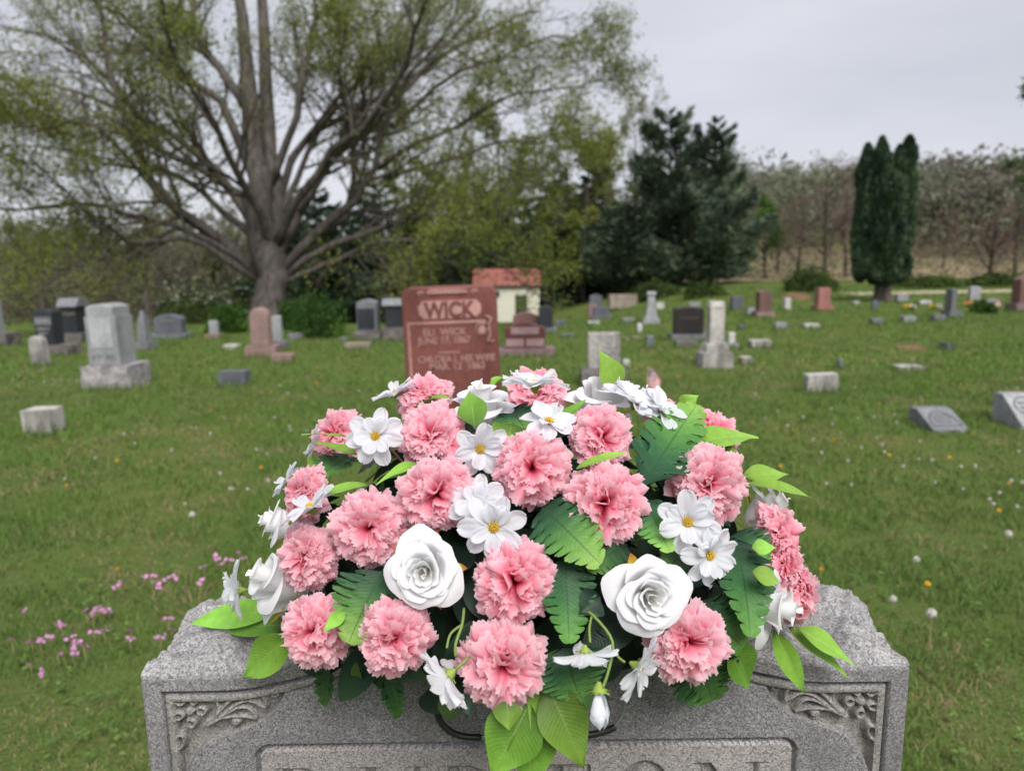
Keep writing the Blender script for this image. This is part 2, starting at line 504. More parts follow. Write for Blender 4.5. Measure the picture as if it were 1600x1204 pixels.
CEDAR = mat_leafy('cedar_spray', [(0, (0.022, 0.042, 0.026, 1)), (0.5, (0.045, 0.078, 0.044, 1)), (1, (0.075, 0.115, 0.052, 1))], 0.1)

def unit(v): return v / (np.linalg.norm(v, axis=-1, keepdims=True) + 1e-9)

def rnd_dirs(n): return unit(RNG.normal(size=(n, 3)))

def leaf_cards(C, size, rng=RNG, up=0.3, aspect=0.6, dirs=None, tints=None):
    """one diamond leaf per centre: verts, quads, tints"""
    n = len(C); size = np.broadcast_to(size, (n,))[:, None]
    a = unit(rng.normal(size=(n, 3))) if dirs is None else unit(dirs + rng.normal(size=(n, 3)) * 0.35)
    nn = unit(rng.normal(size=(n, 3)) + np.array([0, 0, up * 2]))
    b = unit(np.cross(a, nn))
    fold = unit(np.cross(a, b)) * size * 0.12
    V = np.stack([C - a * size * 0.5, C + b * size * aspect * 0.5 + fold, C + a * size * 0.5, C - b * size * aspect * 0.5 + fold], 1)
    F = (np.arange(n) * 4)[:, None] + np.arange(4)[None]
    t = (rng.random(n) if tints is None else tints)
    return V.reshape(-1, 3), F, np.repeat(t, 4)

def children(paths, radii, per, ang, lscale, rscale, tmin, bend=0.25, up=0.15, K=5, tmax=1.0):
    """next generation of branches of all parents at once"""
    M, Kp, _ = paths.shape
    L = np.linalg.norm(np.diff(paths, axis=1), axis=2).sum(1)
    t = tmin + (tmax - tmin) * ((np.arange(per)[None] + RNG.random((M, per))) / per)
    f = t * (Kp - 1); i = np.clip(f.astype(int), 0, Kp - 2); w = (f - i)[..., None]
    m = np.arange(M)[:, None]
    p0 = paths[m, i] * (1 - w) + paths[m, i + 1] * w
    tan = unit(paths[m, i + 1] - paths[m, i])
    r0 = radii[m, i] * (1 - w[..., 0]) + radii[m, i + 1] * w[..., 0]
    side = unit(np.cross(tan, RNG.normal(size=tan.shape)))
    a = np.radians(ang[0] + (ang[1] - ang[0]) * RNG.random((M, per)))[..., None]
    d = tan * np.cos(a) + side * np.sin(a)
    ln = L[:, None] * (lscale[0] + (lscale[1] - lscale[0]) * RNG.random((M, per))) * (1.15 - 0.6 * t)
    rr = np.minimum(r0 * 0.8, r0 * rscale + 0.0)
    p0 = p0.reshape(-1, 3); d = d.reshape(-1, 3); ln = ln.ravel(); rr = rr.ravel()
    n = len(p0); pts = [p0]
    step = (ln / (K - 1))[:, None]
    for k in range(K - 1):
        d = unit(d + RNG.normal(size=(n, 3)) * bend * 0.5 + np.array([0, 0, up * 0.4]))
        pts.append(pts[-1] + d * step)
    P = np.stack(pts, 1)
    R = rr[:, None] * np.linspace(1.0, 0.35, K)[None]
    return P, R

def crown_mesh(name, pts, size, mat, parent, kind='stuff', tint_noise=0.9, aspect=0.6, dirs=None, up=0.3, tint_bias=0.0, scl=1.0):
    pts = np.asarray(pts, float)
    tn = fbm(pts * scl, 3) * 2 * tint_noise + 0.5 + tint_bias + (RNG.random(len(pts)) - 0.5) * 0.5
    V, Fq, T = leaf_cards(pts, size, aspect=aspect, dirs=dirs, tints=np.clip(tn, 0, 1), up=up)
    o = link(name, np_mesh(name, V, Fq, {'tint': T}, smooth=False), parent, mat)
    if kind: o['kind'] = kind
    return o

def trunk_path(H, lean=0.03, K=8, wob=0.015):
    z = np.linspace(0, H, K)
    w = np.cumsum(RNG.normal(size=(K, 2)) * wob * H, 0) * 0.4; w[0] = 0
    return np.concatenate([w + z[:, None] * RNG.normal(size=(1, 2)) * lean, z[:, None]], 1)

def spreading_tree(name, label, cat, base, H, trunk_r, leaf_mat, bark, twig, n_main=9, leaf_size=0.12, n_leaf=9000, first=0.25, spread=(35, 65),
                   lsc=(0.35, 0.55), levels=2, group=None, per=(7, 6), tint_bias=0.0, up=0.2, sides=3):
    root = empty(name, base); tag(root, label, cat, group)
    tp = trunk_path(H * 0.92)
    tp[0, 2] = -0.15
    tr = trunk_r * (np.linspace(1, 0.12, len(tp)) ** 0.8); tr[0] *= 1.35
    link('trunk', tube_mesh('trunk', smooth_path(tp, 14), np.interp(np.linspace(0, 1, 14), np.linspace(0, 1, len(tr)), tr), 9), root, bark)
    P, R = children(tp[None], tr[None], n_main, spread, lsc, 0.5, first, 0.22, up, K=6)
    V, Fq = tubes(P, R, 5)
    lims = link('limbs', np_mesh('limbs', V, Fq), root, bark); lims['kind'] = 'stuff'
    allP = P; tipsP = []
    VV, FF, off = [], [], 0
    for lv in range(levels):
        P, R = children(P, R, per[lv], (25, 60), (0.3, 0.55), 0.55, 0.2, 0.3, 0.12, K=4)
        R = np.maximum(R, 0.004)
        V, Fq = tubes(P, R, sides); VV.append(V); FF.append(Fq + off); off += len(V)
    tw = link('twigs', np_mesh('twigs', np.concatenate(VV), np.concatenate(FF)), root, twig); tw['kind'] = 'stuff'
    if leaf_mat is not None and n_leaf:
        pi = RNG.integers(0, len(P), n_leaf); f = RNG.random(n_leaf) ** 0.6
        a = P[pi]; seg = f * (a.shape[1] - 1.001); i = seg.astype(int); w = (seg - i)[:, None]
        pts = a[np.arange(n_leaf), i] * (1 - w) + a[np.arange(n_leaf), i + 1] * w + RNG.normal(size=(n_leaf, 3)) * leaf_size * 0.8
        crown_mesh('crown', pts, leaf_size * (0.6 + 0.8 * RNG.random(n_leaf)), leaf_mat, root, tint_bias=tint_bias)
    return root

def conifer(name, label, base, H, rad, mat, style='spruce', n=9000, group=None, clear=0.06, qs=0.34, trunk_r=None, tint_bias=0.0, cat='tree'):
    """trunk, boughs and needle sprays; style pine has ragged layers swept up"""
    root = empty(name, base, RNG.random() * 6.28); tag(root, label, cat, group)
    tr = trunk_r or H * 0.018
    tp = trunk_path(H, 0.01, 8, 0.004); tp[0, 2] = -0.3
    link('trunk', tube_mesh('trunk', smooth_path(tp, 10), np.linspace(tr, tr * 0.15, 10), 8), root, BARK_DARK)
    nb = int(70 if style == 'spruce' else 46)
    z = clear + (1 - clear) * (np.arange(nb) + RNG.random(nb)) / nb
    prof = {'spruce': (1 - z) ** 0.75 * 1.0 + 0.06, 'pine': np.clip(np.sin((0.18 + 0.82 * z) * np.pi) ** 0.55 * (1.05 - 0.45 * z), 0.1, 2)}[style]
    L = rad * prof * (0.65 + 0.6 * RNG.random(nb)) * (1.0 if style == 'spruce' else (0.6 + 0.75 * RNG.random(nb)))
    az = np.arange(nb) * 2.399 + RNG.normal(size=nb) * 0.5
    slope = {'spruce': -0.25 + 0.5 * z, 'pine': 0.05 + 0.55 * z}[style] + RNG.normal(size=nb) * 0.1
    K = 6; tt = np.linspace(0, 1, K)
    curve = 0.22 if style == 'pine' else 0.12
    P = np.stack([np.cos(az)[:, None] * L[:, None] * tt, np.sin(az)[:, None] * L[:, None] * tt,
                  z[:, None] * H + L[:, None] * (slope[:, None] * tt + curve * tt ** 2)], -1)
    V, Fq = tubes(P, np.maximum(L[:, None] * 0.018, 0.015) * np.linspace(1, 0.3, K)[None], 4)
    b = link('boughs', np_mesh('boughs', V, Fq), root, BARK_DARK); b['kind'] = 'stuff'
    pi = RNG.choice(nb, n, p=L ** 1.3 / (L ** 1.3).sum()); f = (0.18 + 0.82 * RNG.random(n) ** 0.7)
    seg = f * (K - 1.001); i = seg.astype(int); w = (seg - i)[:, None]
    c = P[pi, i] * (1 - w) + P[pi, i + 1] * w
    fan = (0.10 + 0.30 * np.sin(f * np.pi) ** 0.7) * L[pi]
    sd = np.stack([-np.sin(az[pi]), np.cos(az[pi]), np.zeros(n)], -1)
    s = RNG.normal(size=n) * 0.55
    c = c + sd * (s * fan)[:, None] + np.array([0, 0, 1.0]) * (RNG.normal(size=n) * (0.05 if style == 'spruce' else 0.075) * L[pi] - np.abs(s) * fan * 0.15 + 0.02)[:, None]
    dirs = np.stack([np.cos(az[pi]), np.sin(az[pi]), slope[pi] + 0.25], -1) + sd * s[:, None] * 1.2
    crown_mesh('crown', c, qs * (0.55 + 0.9 * RNG.random(n)), mat, root, aspect=0.3, dirs=dirs, up=0.8, tint_bias=tint_bias)
    return root

def bush(name, label, base, rx, ry, h, mat, n=2500, ls=0.09, cat='shrub', group=None, stems=9, blossom=None, tint_bias=0.0):
    root = empty(name, base); tag(root, label, cat, group)
    d = rnd_dirs(stems); d[:, 2] = np.abs(d[:, 2]) + 0.5; d = unit(d)
    tt = np.linspace(0, 1, 4)
    P = d[:, None, :] * tt[None, :, None] * np.array([rx, ry, h])[None, None] * 0.9
    V, Fq = tubes(P, np.full((stems, 4), 0.02) * np.linspace(1, 0.4, 4), 4)
    link('stems', np_mesh('stems', V, Fq), root, BARK_DARK)['kind'] = 'stuff'
    q = rnd_dirs(n) * (0.45 + 0.55 * RNG.random((n, 1)) ** 0.5)
    lob = 0.35 + 1.3 * (fbm(q * 2.6 + base, 3) + 0.5)
    q = q * lob[:, None]
    q[:, 2] = np.abs(q[:, 2])
    pts = q * np.array([rx, ry, h])
    crown_mesh('crown', pts, ls * (0.6 + 0.8 * RNG.random(n)), mat, root, tint_bias=tint_bias, scl=2.0)
    if blossom is not None:
        k = pts[:, 2] > h * 0.5
        bp = pts[k][: max(1, int(n * 0.07))] * 1.04
        crown_mesh('blossom', bp, ls * 0.8, blossom, root)
    return root

# ---- the big maple: hand laid limbs, then grown twigs
def big_maple():
    b, _k = at_depth_ground(428, 21.0)
    d0 = float(np.dot(b - CAM, _F))
    root = empty('maple_tree', b)
    tag(root, 'huge old spreading maple just coming into leaf behind the headstones', 'tree')
    def W(poly, drift, K):
        a = smooth_path(np.array(poly, float), K)
        t = np.linspace(0, 1, K)
        dd = d0 + drift * t ** 1.2
        return np.array([px(a[k, 0], a[k, 1], dd[k]) for k in range(K)]) - b, np.array([a[k, 2] * dd[k] / F_PX * (0.64 if drift not in (-0.6, 0.5, -0.3) else 0.78) for k in range(K)])
    def limb(name, poly, drift, K=12, sides=9):
        P, R = W(poly, drift, K)
        P = P + RNG.normal(size=P.shape) * (R[:, None] * 0.18) * (np.arange(K) > 1)[:, None]
        if name == 'limb':
            tt = np.linspace(0, 1, K); sd = RNG.random() * 50
            P = P + np.stack([fbm(np.stack([tt * 6 + sd, tt * 0 + j, tt * 0], -1), 2) for j in range(3)], -1) * (1.1 * np.sin(tt * np.pi * 0.9) ** 1.0)[:, None] * np.array([1, 1, 0.8])
        link(name, tube_mesh(name, P, R, sides), root, BARK_GREY)
        return P, R
    limb('trunk', [(429, 520, 44), (428, 505, 36), (425, 470, 31), (423, 430, 29), (416, 400, 29), (406, 330, 26), (398, 250, 22), (390, 150, 16), (381, 60, 12.5), (370, -60, 9), (362, -260, 5)], -0.6, 24, 14)
    limb('trunk', [(428, 440, 22), (434, 360, 18), (426, 270, 16), (419, 180, 14), (414, 90, 12), (409, 0, 10), (404, -150, 6)], 0.5, 14, 10)
    L = []
    left = [([(404, 432, 14), (335, 368, 12), (290, 335, 11), (245, 280, 9.5), (215, 240, 8.5), (190, 175, 7), (172, 110, 5.5), (155, 10, 4), (140, -80, 2)], -2.5),
            ([(396, 350, 12), (345, 285, 10), (305, 235, 8.5), (265, 190, 7), (205, 148, 6), (150, 105, 5), (110, 62, 3.5), (0, 42, 1.8)], 2.0),
            ([(385, 250, 12), (345, 165, 10), (300, 120, 8), (265, 85, 7), (205, 35, 5), (150, 0, 3.5), (80, -40, 2)], -1.5),
            ([(385, 170, 13), (350, 105, 11), (322, 60, 9), (290, 0, 7), (250, -80, 4)], 1.0),
            ([(402, 420, 10), (320, 372, 8), (240, 330, 6.5), (180, 322, 5.5), (100, 327, 4), (0, 332, 2.2), (-70, 320, 1.2)], -3.0),
            ([(406, 440, 10), (330, 392, 8), (270, 370, 6.5), (190, 364, 5.5), (150, 345, 4.5), (110, 300, 3.5), (60, 245, 2.2), (10, 210, 1.2)], -4.5),
            ([(330, 368, 9), (275, 330, 7), (225, 270, 6.5), (185, 220, 6), (135, 186, 5.5), (85, 165, 4), (40, 140, 2.8), (-20, 110, 1.5)], -4),
            ([(135, 186, 4.5), (90, 184, 3.6), (40, 186, 2.5), (-20, 196, 1.4)], -4.2),
            ([(300, 250, 6), (250, 215, 5), (190, 150, 4.2), (150, 110, 3.5), (90, 60, 2.5), (20, 0, 1.4)], 3.5),
            ([(360, 300, 9), (330, 262, 8), (302, 215, 6), (282, 165, 4.5), (278, 100, 3), (285, 40, 1.8)], -3),
            ([(300, 340, 6), (240, 345, 4.5), (170, 395, 3), (90, 415, 2), (0, 420, 1.2)], -5.5),
            ([(396, 372, 10), (340, 325, 8), (270, 270, 6), (180, 250, 4), (90, 240, 3), (0, 225, 1.5)], 5.0)]
    right = [([(436, 430, 14), (500, 355, 12), (555, 310, 10), (592, 275, 8.5), (612, 210, 7), (650, 130, 5.5), (690, 50, 4), (720, -40, 2)], -2.0),
             ([(436, 400, 14), (480, 310, 12), (520, 255, 10), (565, 205, 8), (620, 150, 6), (650, 115, 4.5), (740, 70, 3), (830, 30, 1.5)], 1.5),
             ([(425, 290, 11), (448, 215, 9), (462, 145, 8), (480, 60, 6.5), (505, -10, 5), (530, -100, 2.5)], -1.5),
             ([(438, 428, 11), (520, 365, 9), (580, 340, 7), (640, 318, 5.5), (710, 312, 4), (800, 300, 2.2), (880, 285, 1.2)], 2.5),
             ([(440, 440, 10), (540, 372, 8), (620, 350, 6), (690, 345, 5), (735, 362, 3.4), (775, 384, 2)], -4.0),
             ([(548, 315, 8), (560, 240, 7), (590, 150, 5.5), (625, 60, 4), (655, -30, 2.2)], 3.0),
             ([(470, 330, 8), (520, 240, 6), (540, 160, 5), (530, 90, 4), (545, 10, 2.6)], -3.0),
             ([(590, 265, 7), (660, 215, 5.5), (740, 170, 4.4), (820, 135, 3.2), (900, 120, 2), (945, 125, 1.1)], -1.0),
             ([(612, 200, 6), (700, 120, 4.6), (790, 70, 3.4), (870, 60, 2.2), (935, 85, 1.1)], 1.0),
             ([(600, 280, 6), (700, 250, 4.6), (800, 215, 3), (880, 200, 1.6), (930, 200, 1)], -3.0),
             ([(440, 445, 8), (520, 395, 6), (600, 385, 4.4), (680, 372, 3), (760, 380, 1.6)], -5.0),
             ([(440, 330, 10), (470, 260, 7), (520, 160, 5), (600, 60, 3.4), (680, -60, 2)], 4.5)]
    towards = [([(430, 400, 13), (400, 330, 11), (350, 250, 9), (300, 150, 7), (260, 40, 5), (240, -80, 2.5)], -7.0),
               ([(430, 390, 13), (470, 310, 11), (530, 210, 9), (600, 110, 7), (660, 0, 4), (700, -90, 2)], -6.5),
               ([(425, 380, 12), (440, 290, 10), (500, 190, 8), (640, 120, 6), (760, 60, 4), (850, 20, 2)], 6.0),
               ([(415, 380, 12), (360, 290, 10), (260, 220, 8), (150, 150, 5), (60, 130, 2.5)], 6.5)]
    for poly, dr in left + right + towards:
        P, R = limb('limb', poly, dr); L.append((smooth_path(P, 8), np.interp(np.linspace(0, 1, 8), np.linspace(0, 1, 12), R)))
    nl = len(left)
    P0 = np.stack([a for a, _ in L]); R0 = np.stack([r for _, r in L])
    P1, R1 = children(P0, R0, 16, (22, 62), (0.20, 0.42), 0.5, 0.22, 0.25, 0.12, K=6)
    V, Fq = tubes(P1, np.maximum(R1, 0.012), 5)
    link('branches', np_mesh('branches', V, Fq), root, BARK_GREY)['kind'] = 'stuff'
    P2, R2 = children(P1, R1, 7, (25, 60), (0.30, 0.55), 0.5, 0.15, 0.3, 0.1, K=4)
    P3, R3 = children(P2, R2, 4, (25, 60), (0.35, 0.6), 0.6, 0.15, 0.3, 0.05, K=3)
    V2, F2 = tubes(P2, np.maximum(R2, 0.008), 4); V3, F3 = tubes(P3, np.maximum(R3, 0.005), 3)
    link('twigs', np_mesh('twigs', np.concatenate([V2, V3]), np.concatenate([F2, F3 + len(V2)])), root, TWIG)['kind'] = 'stuff'
    # leaves: thin on the left, fuller on the right
    tips = P3[:, -1]; par = np.arange(len(P3)) // (16 * 7 * 4)
    dens = np.where(par < nl, 7.0, 13.0)
    dens = np.where(par >= nl + len(right), 9.0, dens)
    clump = fbm((tips + b) * 0.55, 3) * 2
    cnt = RNG.poisson(np.clip(dens * (0.85 + 1.8 * clump), 0.4, 30))
    C = np.repeat(tips, cnt, 0) + RNG.normal(size=(cnt.sum(), 3)) * 0.16
    crown_mesh('crown', C, 0.074 * (0.6 + 0.9 * RNG.random(len(C))), LEAF_SPRING, root, scl=0.7)

def build_trees():
    big_maple()
    # dark evergreens behind the maple and shed
    for i, (u, Y, vt, rad, lab) in enumerate([
            (455, 44, 310, 3.8, 'dark spruce right behind the big maple trunk'),
            (535, 40, 320, 3.8, 'broad dark spruce rising over the shrub right of the maple'),
            (600, 47, 285, 4.4, 'tall dark spruce behind the reddish headstone'),
            (665, 44, 315, 4.2, 'dark spruce standing left of the shed roof'),
            (735, 50, 275, 4.6, 'tallest dark spruce behind the shed'),
            (800, 46, 290, 4.2, 'dark spruce straight behind the shed'),
            (868, 48, 280, 4.2, 'dark spruce just right of the shed'),
            (925, 50, 255, 3.4, 'dark spruce between shed and ragged pines'),
            (500, 52, 280, 3.8, 'slim dark spruce showing through the maple limbs')]):
        p, k = at_depth_ground(u, Y); H = z_at(u, vt, Y) - p[2]
        conifer('spruce_tree', lab, p, H, rad * (H / 10) ** 0.3, NEEDLE_DARK, 'spruce', 8500, 'dark evergreens behind the shed', clear=0.03, qs=0.42)
    # loose white pines
    for (u, Y, vt, rad, lab, n) in [(1042, 44, 172, 3.3, 'tall ragged white pine with a square top', 13000),
                                    (1112, 45, 186, 3.0, 'white pine with gappy upswept limbs on its right side', 11000),
                                    (985, 43, 330, 3.0, 'shorter bushy pine filling in left of the ragged pines', 9000),
                                    (1078, 41, 300, 3.3, 'low broad pine in front of the two tall ragged pines', 10000)]:
        p, k = at_depth_ground(u, Y); H = z_at(u, vt, Y) - p[2]
        conifer('pine_tree', lab, p, H, rad, NEEDLE_BLUE, 'pine', n, 'white pines at the lawn edge', clear=0.04, qs=0.36)
    # deciduous spring trees
    for (u, Y, vt, r, mat, bias, lab, ls, n, nm) in [
            (640, 56, 190, 0.2, LEAF_SPRING, -0.2, 'leafy green tree seen through the right maple limbs', 0.20, 6500, 12),
            (775, 46, 175, 0.2, LEAF_SPRING, -0.15, 'tall green tree above the shed', 0.2, 7500, 13),
            (905, 45, 225, 0.16, LEAF_SPRING, -0.1, 'olive spring tree right above the shed', 0.18, 8000, 12),
            (945, 47, 200, 0.14, LEAF_OLIVE, 0.1, 'pale feathery tree left of the ragged pines', 0.17, 5000, 11),
            (990, 56, 160, 0.12, LEAF_OLIVE, 0.2, 'thin bare topped tree peeping beside the square topped pine', 0.14, 1500, 10),
            (912, 44, 345, 0.10, LEAF_SPRING, 0.25, 'small yellow green tree just right of the shed', 0.14, 7500, 12),
            (715, 55, 270, 0.1, LEAF_SPRING, -0.1, 'yellow green understory tree left of the shed', 0.15, 6500, 11),
            (1195, 52, 320, 0.12, LEAF_BRIGHT, 0.0, 'fresh green small tree right of the pines', 0.17, 4500, 10)]:
        p, k = at_depth_ground(u, Y); H = z_at(u, vt, Y) - p[2]
        spreading_tree('spring_tree', lab, 'tree', p, H, r, mat, BARK_GREY, TWIG, nm, ls, n, 0.15, tint_bias=bias)
    # bare trees
    for (u, Y, vt, r, tw, lab, nm) in [(1290, 47, 245, 0.16, TWIG_PURPLE, 'bare purplish tree between the pines and the clipped cedar', 13),
                                       (1245, 50, 310, 0.12, TWIG_PURPLE, 'smaller bare purplish tree behind the dirt mound', 11),
                                       (1545, 42, 330, 0.15, TWIG_PURPLE, 'low spreading bare tree at the far right field edge', 13),
                                       (1470, 58, 330, 0.12, TWIG_PURPLE, 'bare tree on the field right of the clipped cedar', 11),
                                       (1320, 52, 285, 0.14, TWIG_PURPLE, 'bare purplish tree half hidden behind the clipped cedar', 12),
                                       (1585, 50, 320, 0.14, TWIG_PURPLE, 'tangled bare tree behind the brown stone at the right edge', 12),
                                       (1215, 56, 300, 0.12, TWIG_PALE, 'greyish bare tree rising behind the fresh green small tree', 11)]:
        p, k = at_depth_ground(u, Y); H = z_at(u, vt, Y) - p[2]
        spreading_tree('bare_tree', lab, 'tree', p, H, r, None, BARK_DARK, tw, nm, levels=2, per=(13, 10), first=0.14)
    p, k = at_depth_ground(1640, 34); H = z_at(1640, 150, 34) - p[2]
    spreading_tree('spring_tree', 'leafy green tree cut off by the right edge', 'tree', p, H, 0.18, LEAF_MID, BARK_GREY, TWIG, 12, 0.16, 9000, 0.2)
    # wood behind the left graves
    where = [', far outside the left edge', ', outside the left edge', ', just outside the left edge', ', at the very left edge', ', above the pale stone at the left edge', ', above the dark lettered stone',
             ', above the small rounded marker', ', over the black capped stone', ', left above the big grey monument', ', right above the big grey monument', ', over the slender obelisk', ', over the blue grey slab',
             ', over the blossom shrub', ', deep behind the shrubs', ', deep behind the maple trunk', ', a step outside the left edge', ', between pale stone and lettered stone', ', behind the black capped stone',
             ', straight behind the big grey monument', ', behind the slender obelisk', ', behind the blossom shrub', ', hidden behind the maple trunk']
    kinds = [('slim bare grey tree in the left wood', None, 0), ('hazy grey tree in the left wood', LEAF_OLIVE, 1300), ('yellow green young tree in the left wood', LEAF_OLIVE, 2600)]
    us = [-120, -75, -30, 5, 30, 62, 95, 128, 160, 195, 228, 262, 300, 335, 365, -55, 45, 110, 178, 245, 318, 390]
    for i, u in enumerate(us):
        Y = 40 + (i * 7 % 5) * 3.2 + (8 if i > 14 else 0); vt = 345 + (i * 37 % 50) - (38 if i > 14 else 0)
        p, k = at_depth_ground(u, Y); H = z_at(u, vt, Y) - p[2]
        lab, lm, n = kinds[(i * 5) % 3]
        lab, grp = lab + where[i], lab.replace('tree', 'trees', 1)
        spreading_tree('woodland_tree', lab, 'tree', p, H, 0.10 + 0.05 * (i % 3), lm, BARK_GREY, TWIG_PALE, 9, 0.15, n, 0.2, (20, 45), levels=2, per=(7, 6), group=grp)
    # undergrowth mass under the left wood
    n = 26000
    x = -42 + RNG.random(n) * 38; y = 43 + RNG.random(n) * 22
    hh = RNG.random(n) ** 1.5 * (5.2 + 4.5 * fbm(np.stack([x * 0.3, y * 0.3, x * 0], -1), 2))
    crown_mesh('undergrowth', np.stack([x, y, ground_z(x, y) + hh], -1), 0.34 * (0.6 + 0.8 * RNG.random(n)), mat_leafy('brush', [(0, (0.075, 0.06, 0.048, 1)), (0.55, (0.12, 0.10, 0.078, 1)), (1, (0.12, 0.135, 0.055, 1))], 0.2), None, aspect=0.35)
    bpy.data.objects['undergrowth']['label'] = 'tangled grey brown brush under the left wood'
    n = 16000
    y = 45 + RNG.random(n) * 26; x = (0.20 + 0.62 * RNG.random(n)) * y
    hh = RNG.random(n) ** 1.6 * np.clip(2.6 + 6.0 * fbm(np.stack([x * 0.35, y * 0.35, x * 0], -1), 3), 0.3, 4)
    crown_mesh('brush', np.stack([x, y, ground_z(x, y) + hh], -1), 0.26 * (0.6 + 0.8 * RNG.random(n)), mat_leafy('field_brush', [(0, (0.12, 0.095, 0.075, 1)), (0.5, (0.17, 0.14, 0.10, 1)), (1, (0.13, 0.15, 0.07, 1))], 0.25), None, aspect=0.3)
    bpy.data.objects['brush']['label'] = 'scrubby brown brush standing in the dry field'
    # clipped cedar
    p, d = gpt(1378, 471)
    root = empty('cedar_tree', p); tag(root, 'dense dark columnar cedar with a notched flat top on a short trunk', 'tree')
    s = d / F_PX
    Hc = z_at(1378, 212, p[1]) - p[2]
    tk = np.array([[0, 0, -0.1], [0, 0, 0.5 * Hc / 6.2], [0, 0, 1.2 * Hc / 6.2]])
    link('trunk', tube_mesh('trunk', smooth_path(tk, 6), np.array([0.36, 0.30, 0.27, 0.26, 0.3, 0.34]), 10), root, BARK_GREY)
    for j, (cx, wid, top, dy) in enumerate([(-35, 12.5, 0.955, 0.1), (-19, 13, 0.99, -0.1), (-5, 21, 0.80, -0.25), (13, 12.5, 0.945, 0.05), (27, 13, 1.0, 0.1)]):
        n = 7500
        z = RNG.random(n); ang = RNG.random(n) * 2 * np.pi
        zb = 0.10 + 0.03 * np.abs(cx) / 40
        prof = np.minimum(1.0, (z / 0.10 + 0.25)) * np.clip((1.0 - z) / 0.16, 0.0, 1.0) ** 0.62 * (1.0 - 0.10 * z)
        rr = wid * s * 1.05 * prof * (0.80 + 0.26 * np.sqrt(RNG.random(n))) * (1.0 + 1.1 * fbm(np.stack([np.cos(ang) * 2.2 + j * 5, np.sin(ang) * 2.2, z * 9], -1), 3))
        pts = np.stack([cx * s + np.cos(ang) * rr, dy + np.sin(ang) * rr * 1.2, (zb + z * (top - zb)) * Hc], -1)
        dirs = np.stack([np.cos(ang) * 0.5, np.sin(ang) * 0.5, np.ones(n)], -1)
        crown_mesh('crown', pts, 0.15 * (0.6 + 0.8 * RNG.random(n)), CEDAR, root, aspect=0.45, dirs=dirs, up=0.0, scl=1.6)
    # shrubs
    for (u, v, w, h, mat, lab, bl, tb) in [
            (305, 505, 62, 52, LEAF_MID, 'dark shrub with pale blossom behind the grey slab stone', True, -0.35),
            (385, 500, 48, 52, LEAF_MID, 'blossoming shrub left against the maple trunk', True, -0.25),
            (355, 520, 32, 34, LEAF_BRIGHT, 'low green shrub beside the small white stone', False, -0.1),
            (497, 527, 44, 58, LEAF_BRIGHT, 'bright green shrub at the right foot of the maple', False, -0.25),
            (455, 515, 24, 36, LEAF_BRIGHT, 'small green shrub behind the pale narrow stone', False, -0.1),
            (1025, 466, 44, 22, LEAF_MID, 'low dark shrub under the pines', False, -0.35),
            (1100, 464, 34, 20, LEAF_MID, 'green shrub under the right pine', False, -0.2),
            (1265, 455, 42, 30, LEAF_MID, 'dark brushy shrub at the foot of the bare trees', False, -0.3),
            (1450, 449, 46, 15, LEAF_MID, 'low brush along the field right of the cedar', False, -0.1),
            (1560, 447, 46, 18, LEAF_MID, 'brush behind the brown stone at the right edge', False, -0.2)]:
        p, d = gpt(u, v); s = d / F_PX
        bush('shrub', lab, p, w * s, w * s * 0.8, h * s * 1.15, mat, 2600, 0.075 * (d / 18), blossom=mat_flat('blossom_white', (0.5, 0.5, 0.42, 1)) if bl else None, tint_bias=tb)
    # far wooded hill: one mass
    P, D, T = [], [], []
    n_t = 380
    for i in range(n_t):
        Y = 68 + 100 * RNG.random(); x = (0.20 + 0.75 * RNG.random()) * Y * 0.95 if i < 310 else (-0.95 + 1.3 * RNG.random()) * Y
        if i >= 310: Y -= 10
        z = float(ground_z(x, Y)); H = 7 + 3.5 * RNG.random(); r = 2.6 + 2.0 * RNG.random(); m = 400
        q = rnd_dirs(m) * RNG.random((m, 1)) ** 0.55; q = q * (0.72 + 0.6 * (fbm(q * 2.2 + i, 2)[:, None] + 0.5)); q = q * [r, r, H * 0.5]; q[:, 2] += H * 0.5
        P.append(q + [x, Y, z]); T.append(np.full(m, RNG.random() ** 0.6))
    P = np.concatenate(P); T = np.clip(np.concatenate(T) + RNG.normal(size=len(P)) * 0.08, 0, 1)
    V, Fq, TT = leaf_cards(P, 0.60 * (0.5 + RNG.random(len(P))), aspect=0.5, tints=T)
    m = mat_leafy('hill_wood_hazed', [(0, (0.16, 0.135, 0.125, 1)), (0.4, (0.18, 0.155, 0.135, 1)), (0.55, (0.14, 0.15, 0.10, 1)), (0.8, (0.165, 0.19, 0.105, 1)), (1, (0.11, 0.14, 0.085, 1))], 0.3)  # lightened and greyed: distance haze is mixed into the leaf colours
    o = link('forest', np_mesh('forest', V, Fq, {'tint': TT}, smooth=False), mat=m)
    tag(o, 'far off wooded hill in brown and new green', kind='stuff')

build_trees()

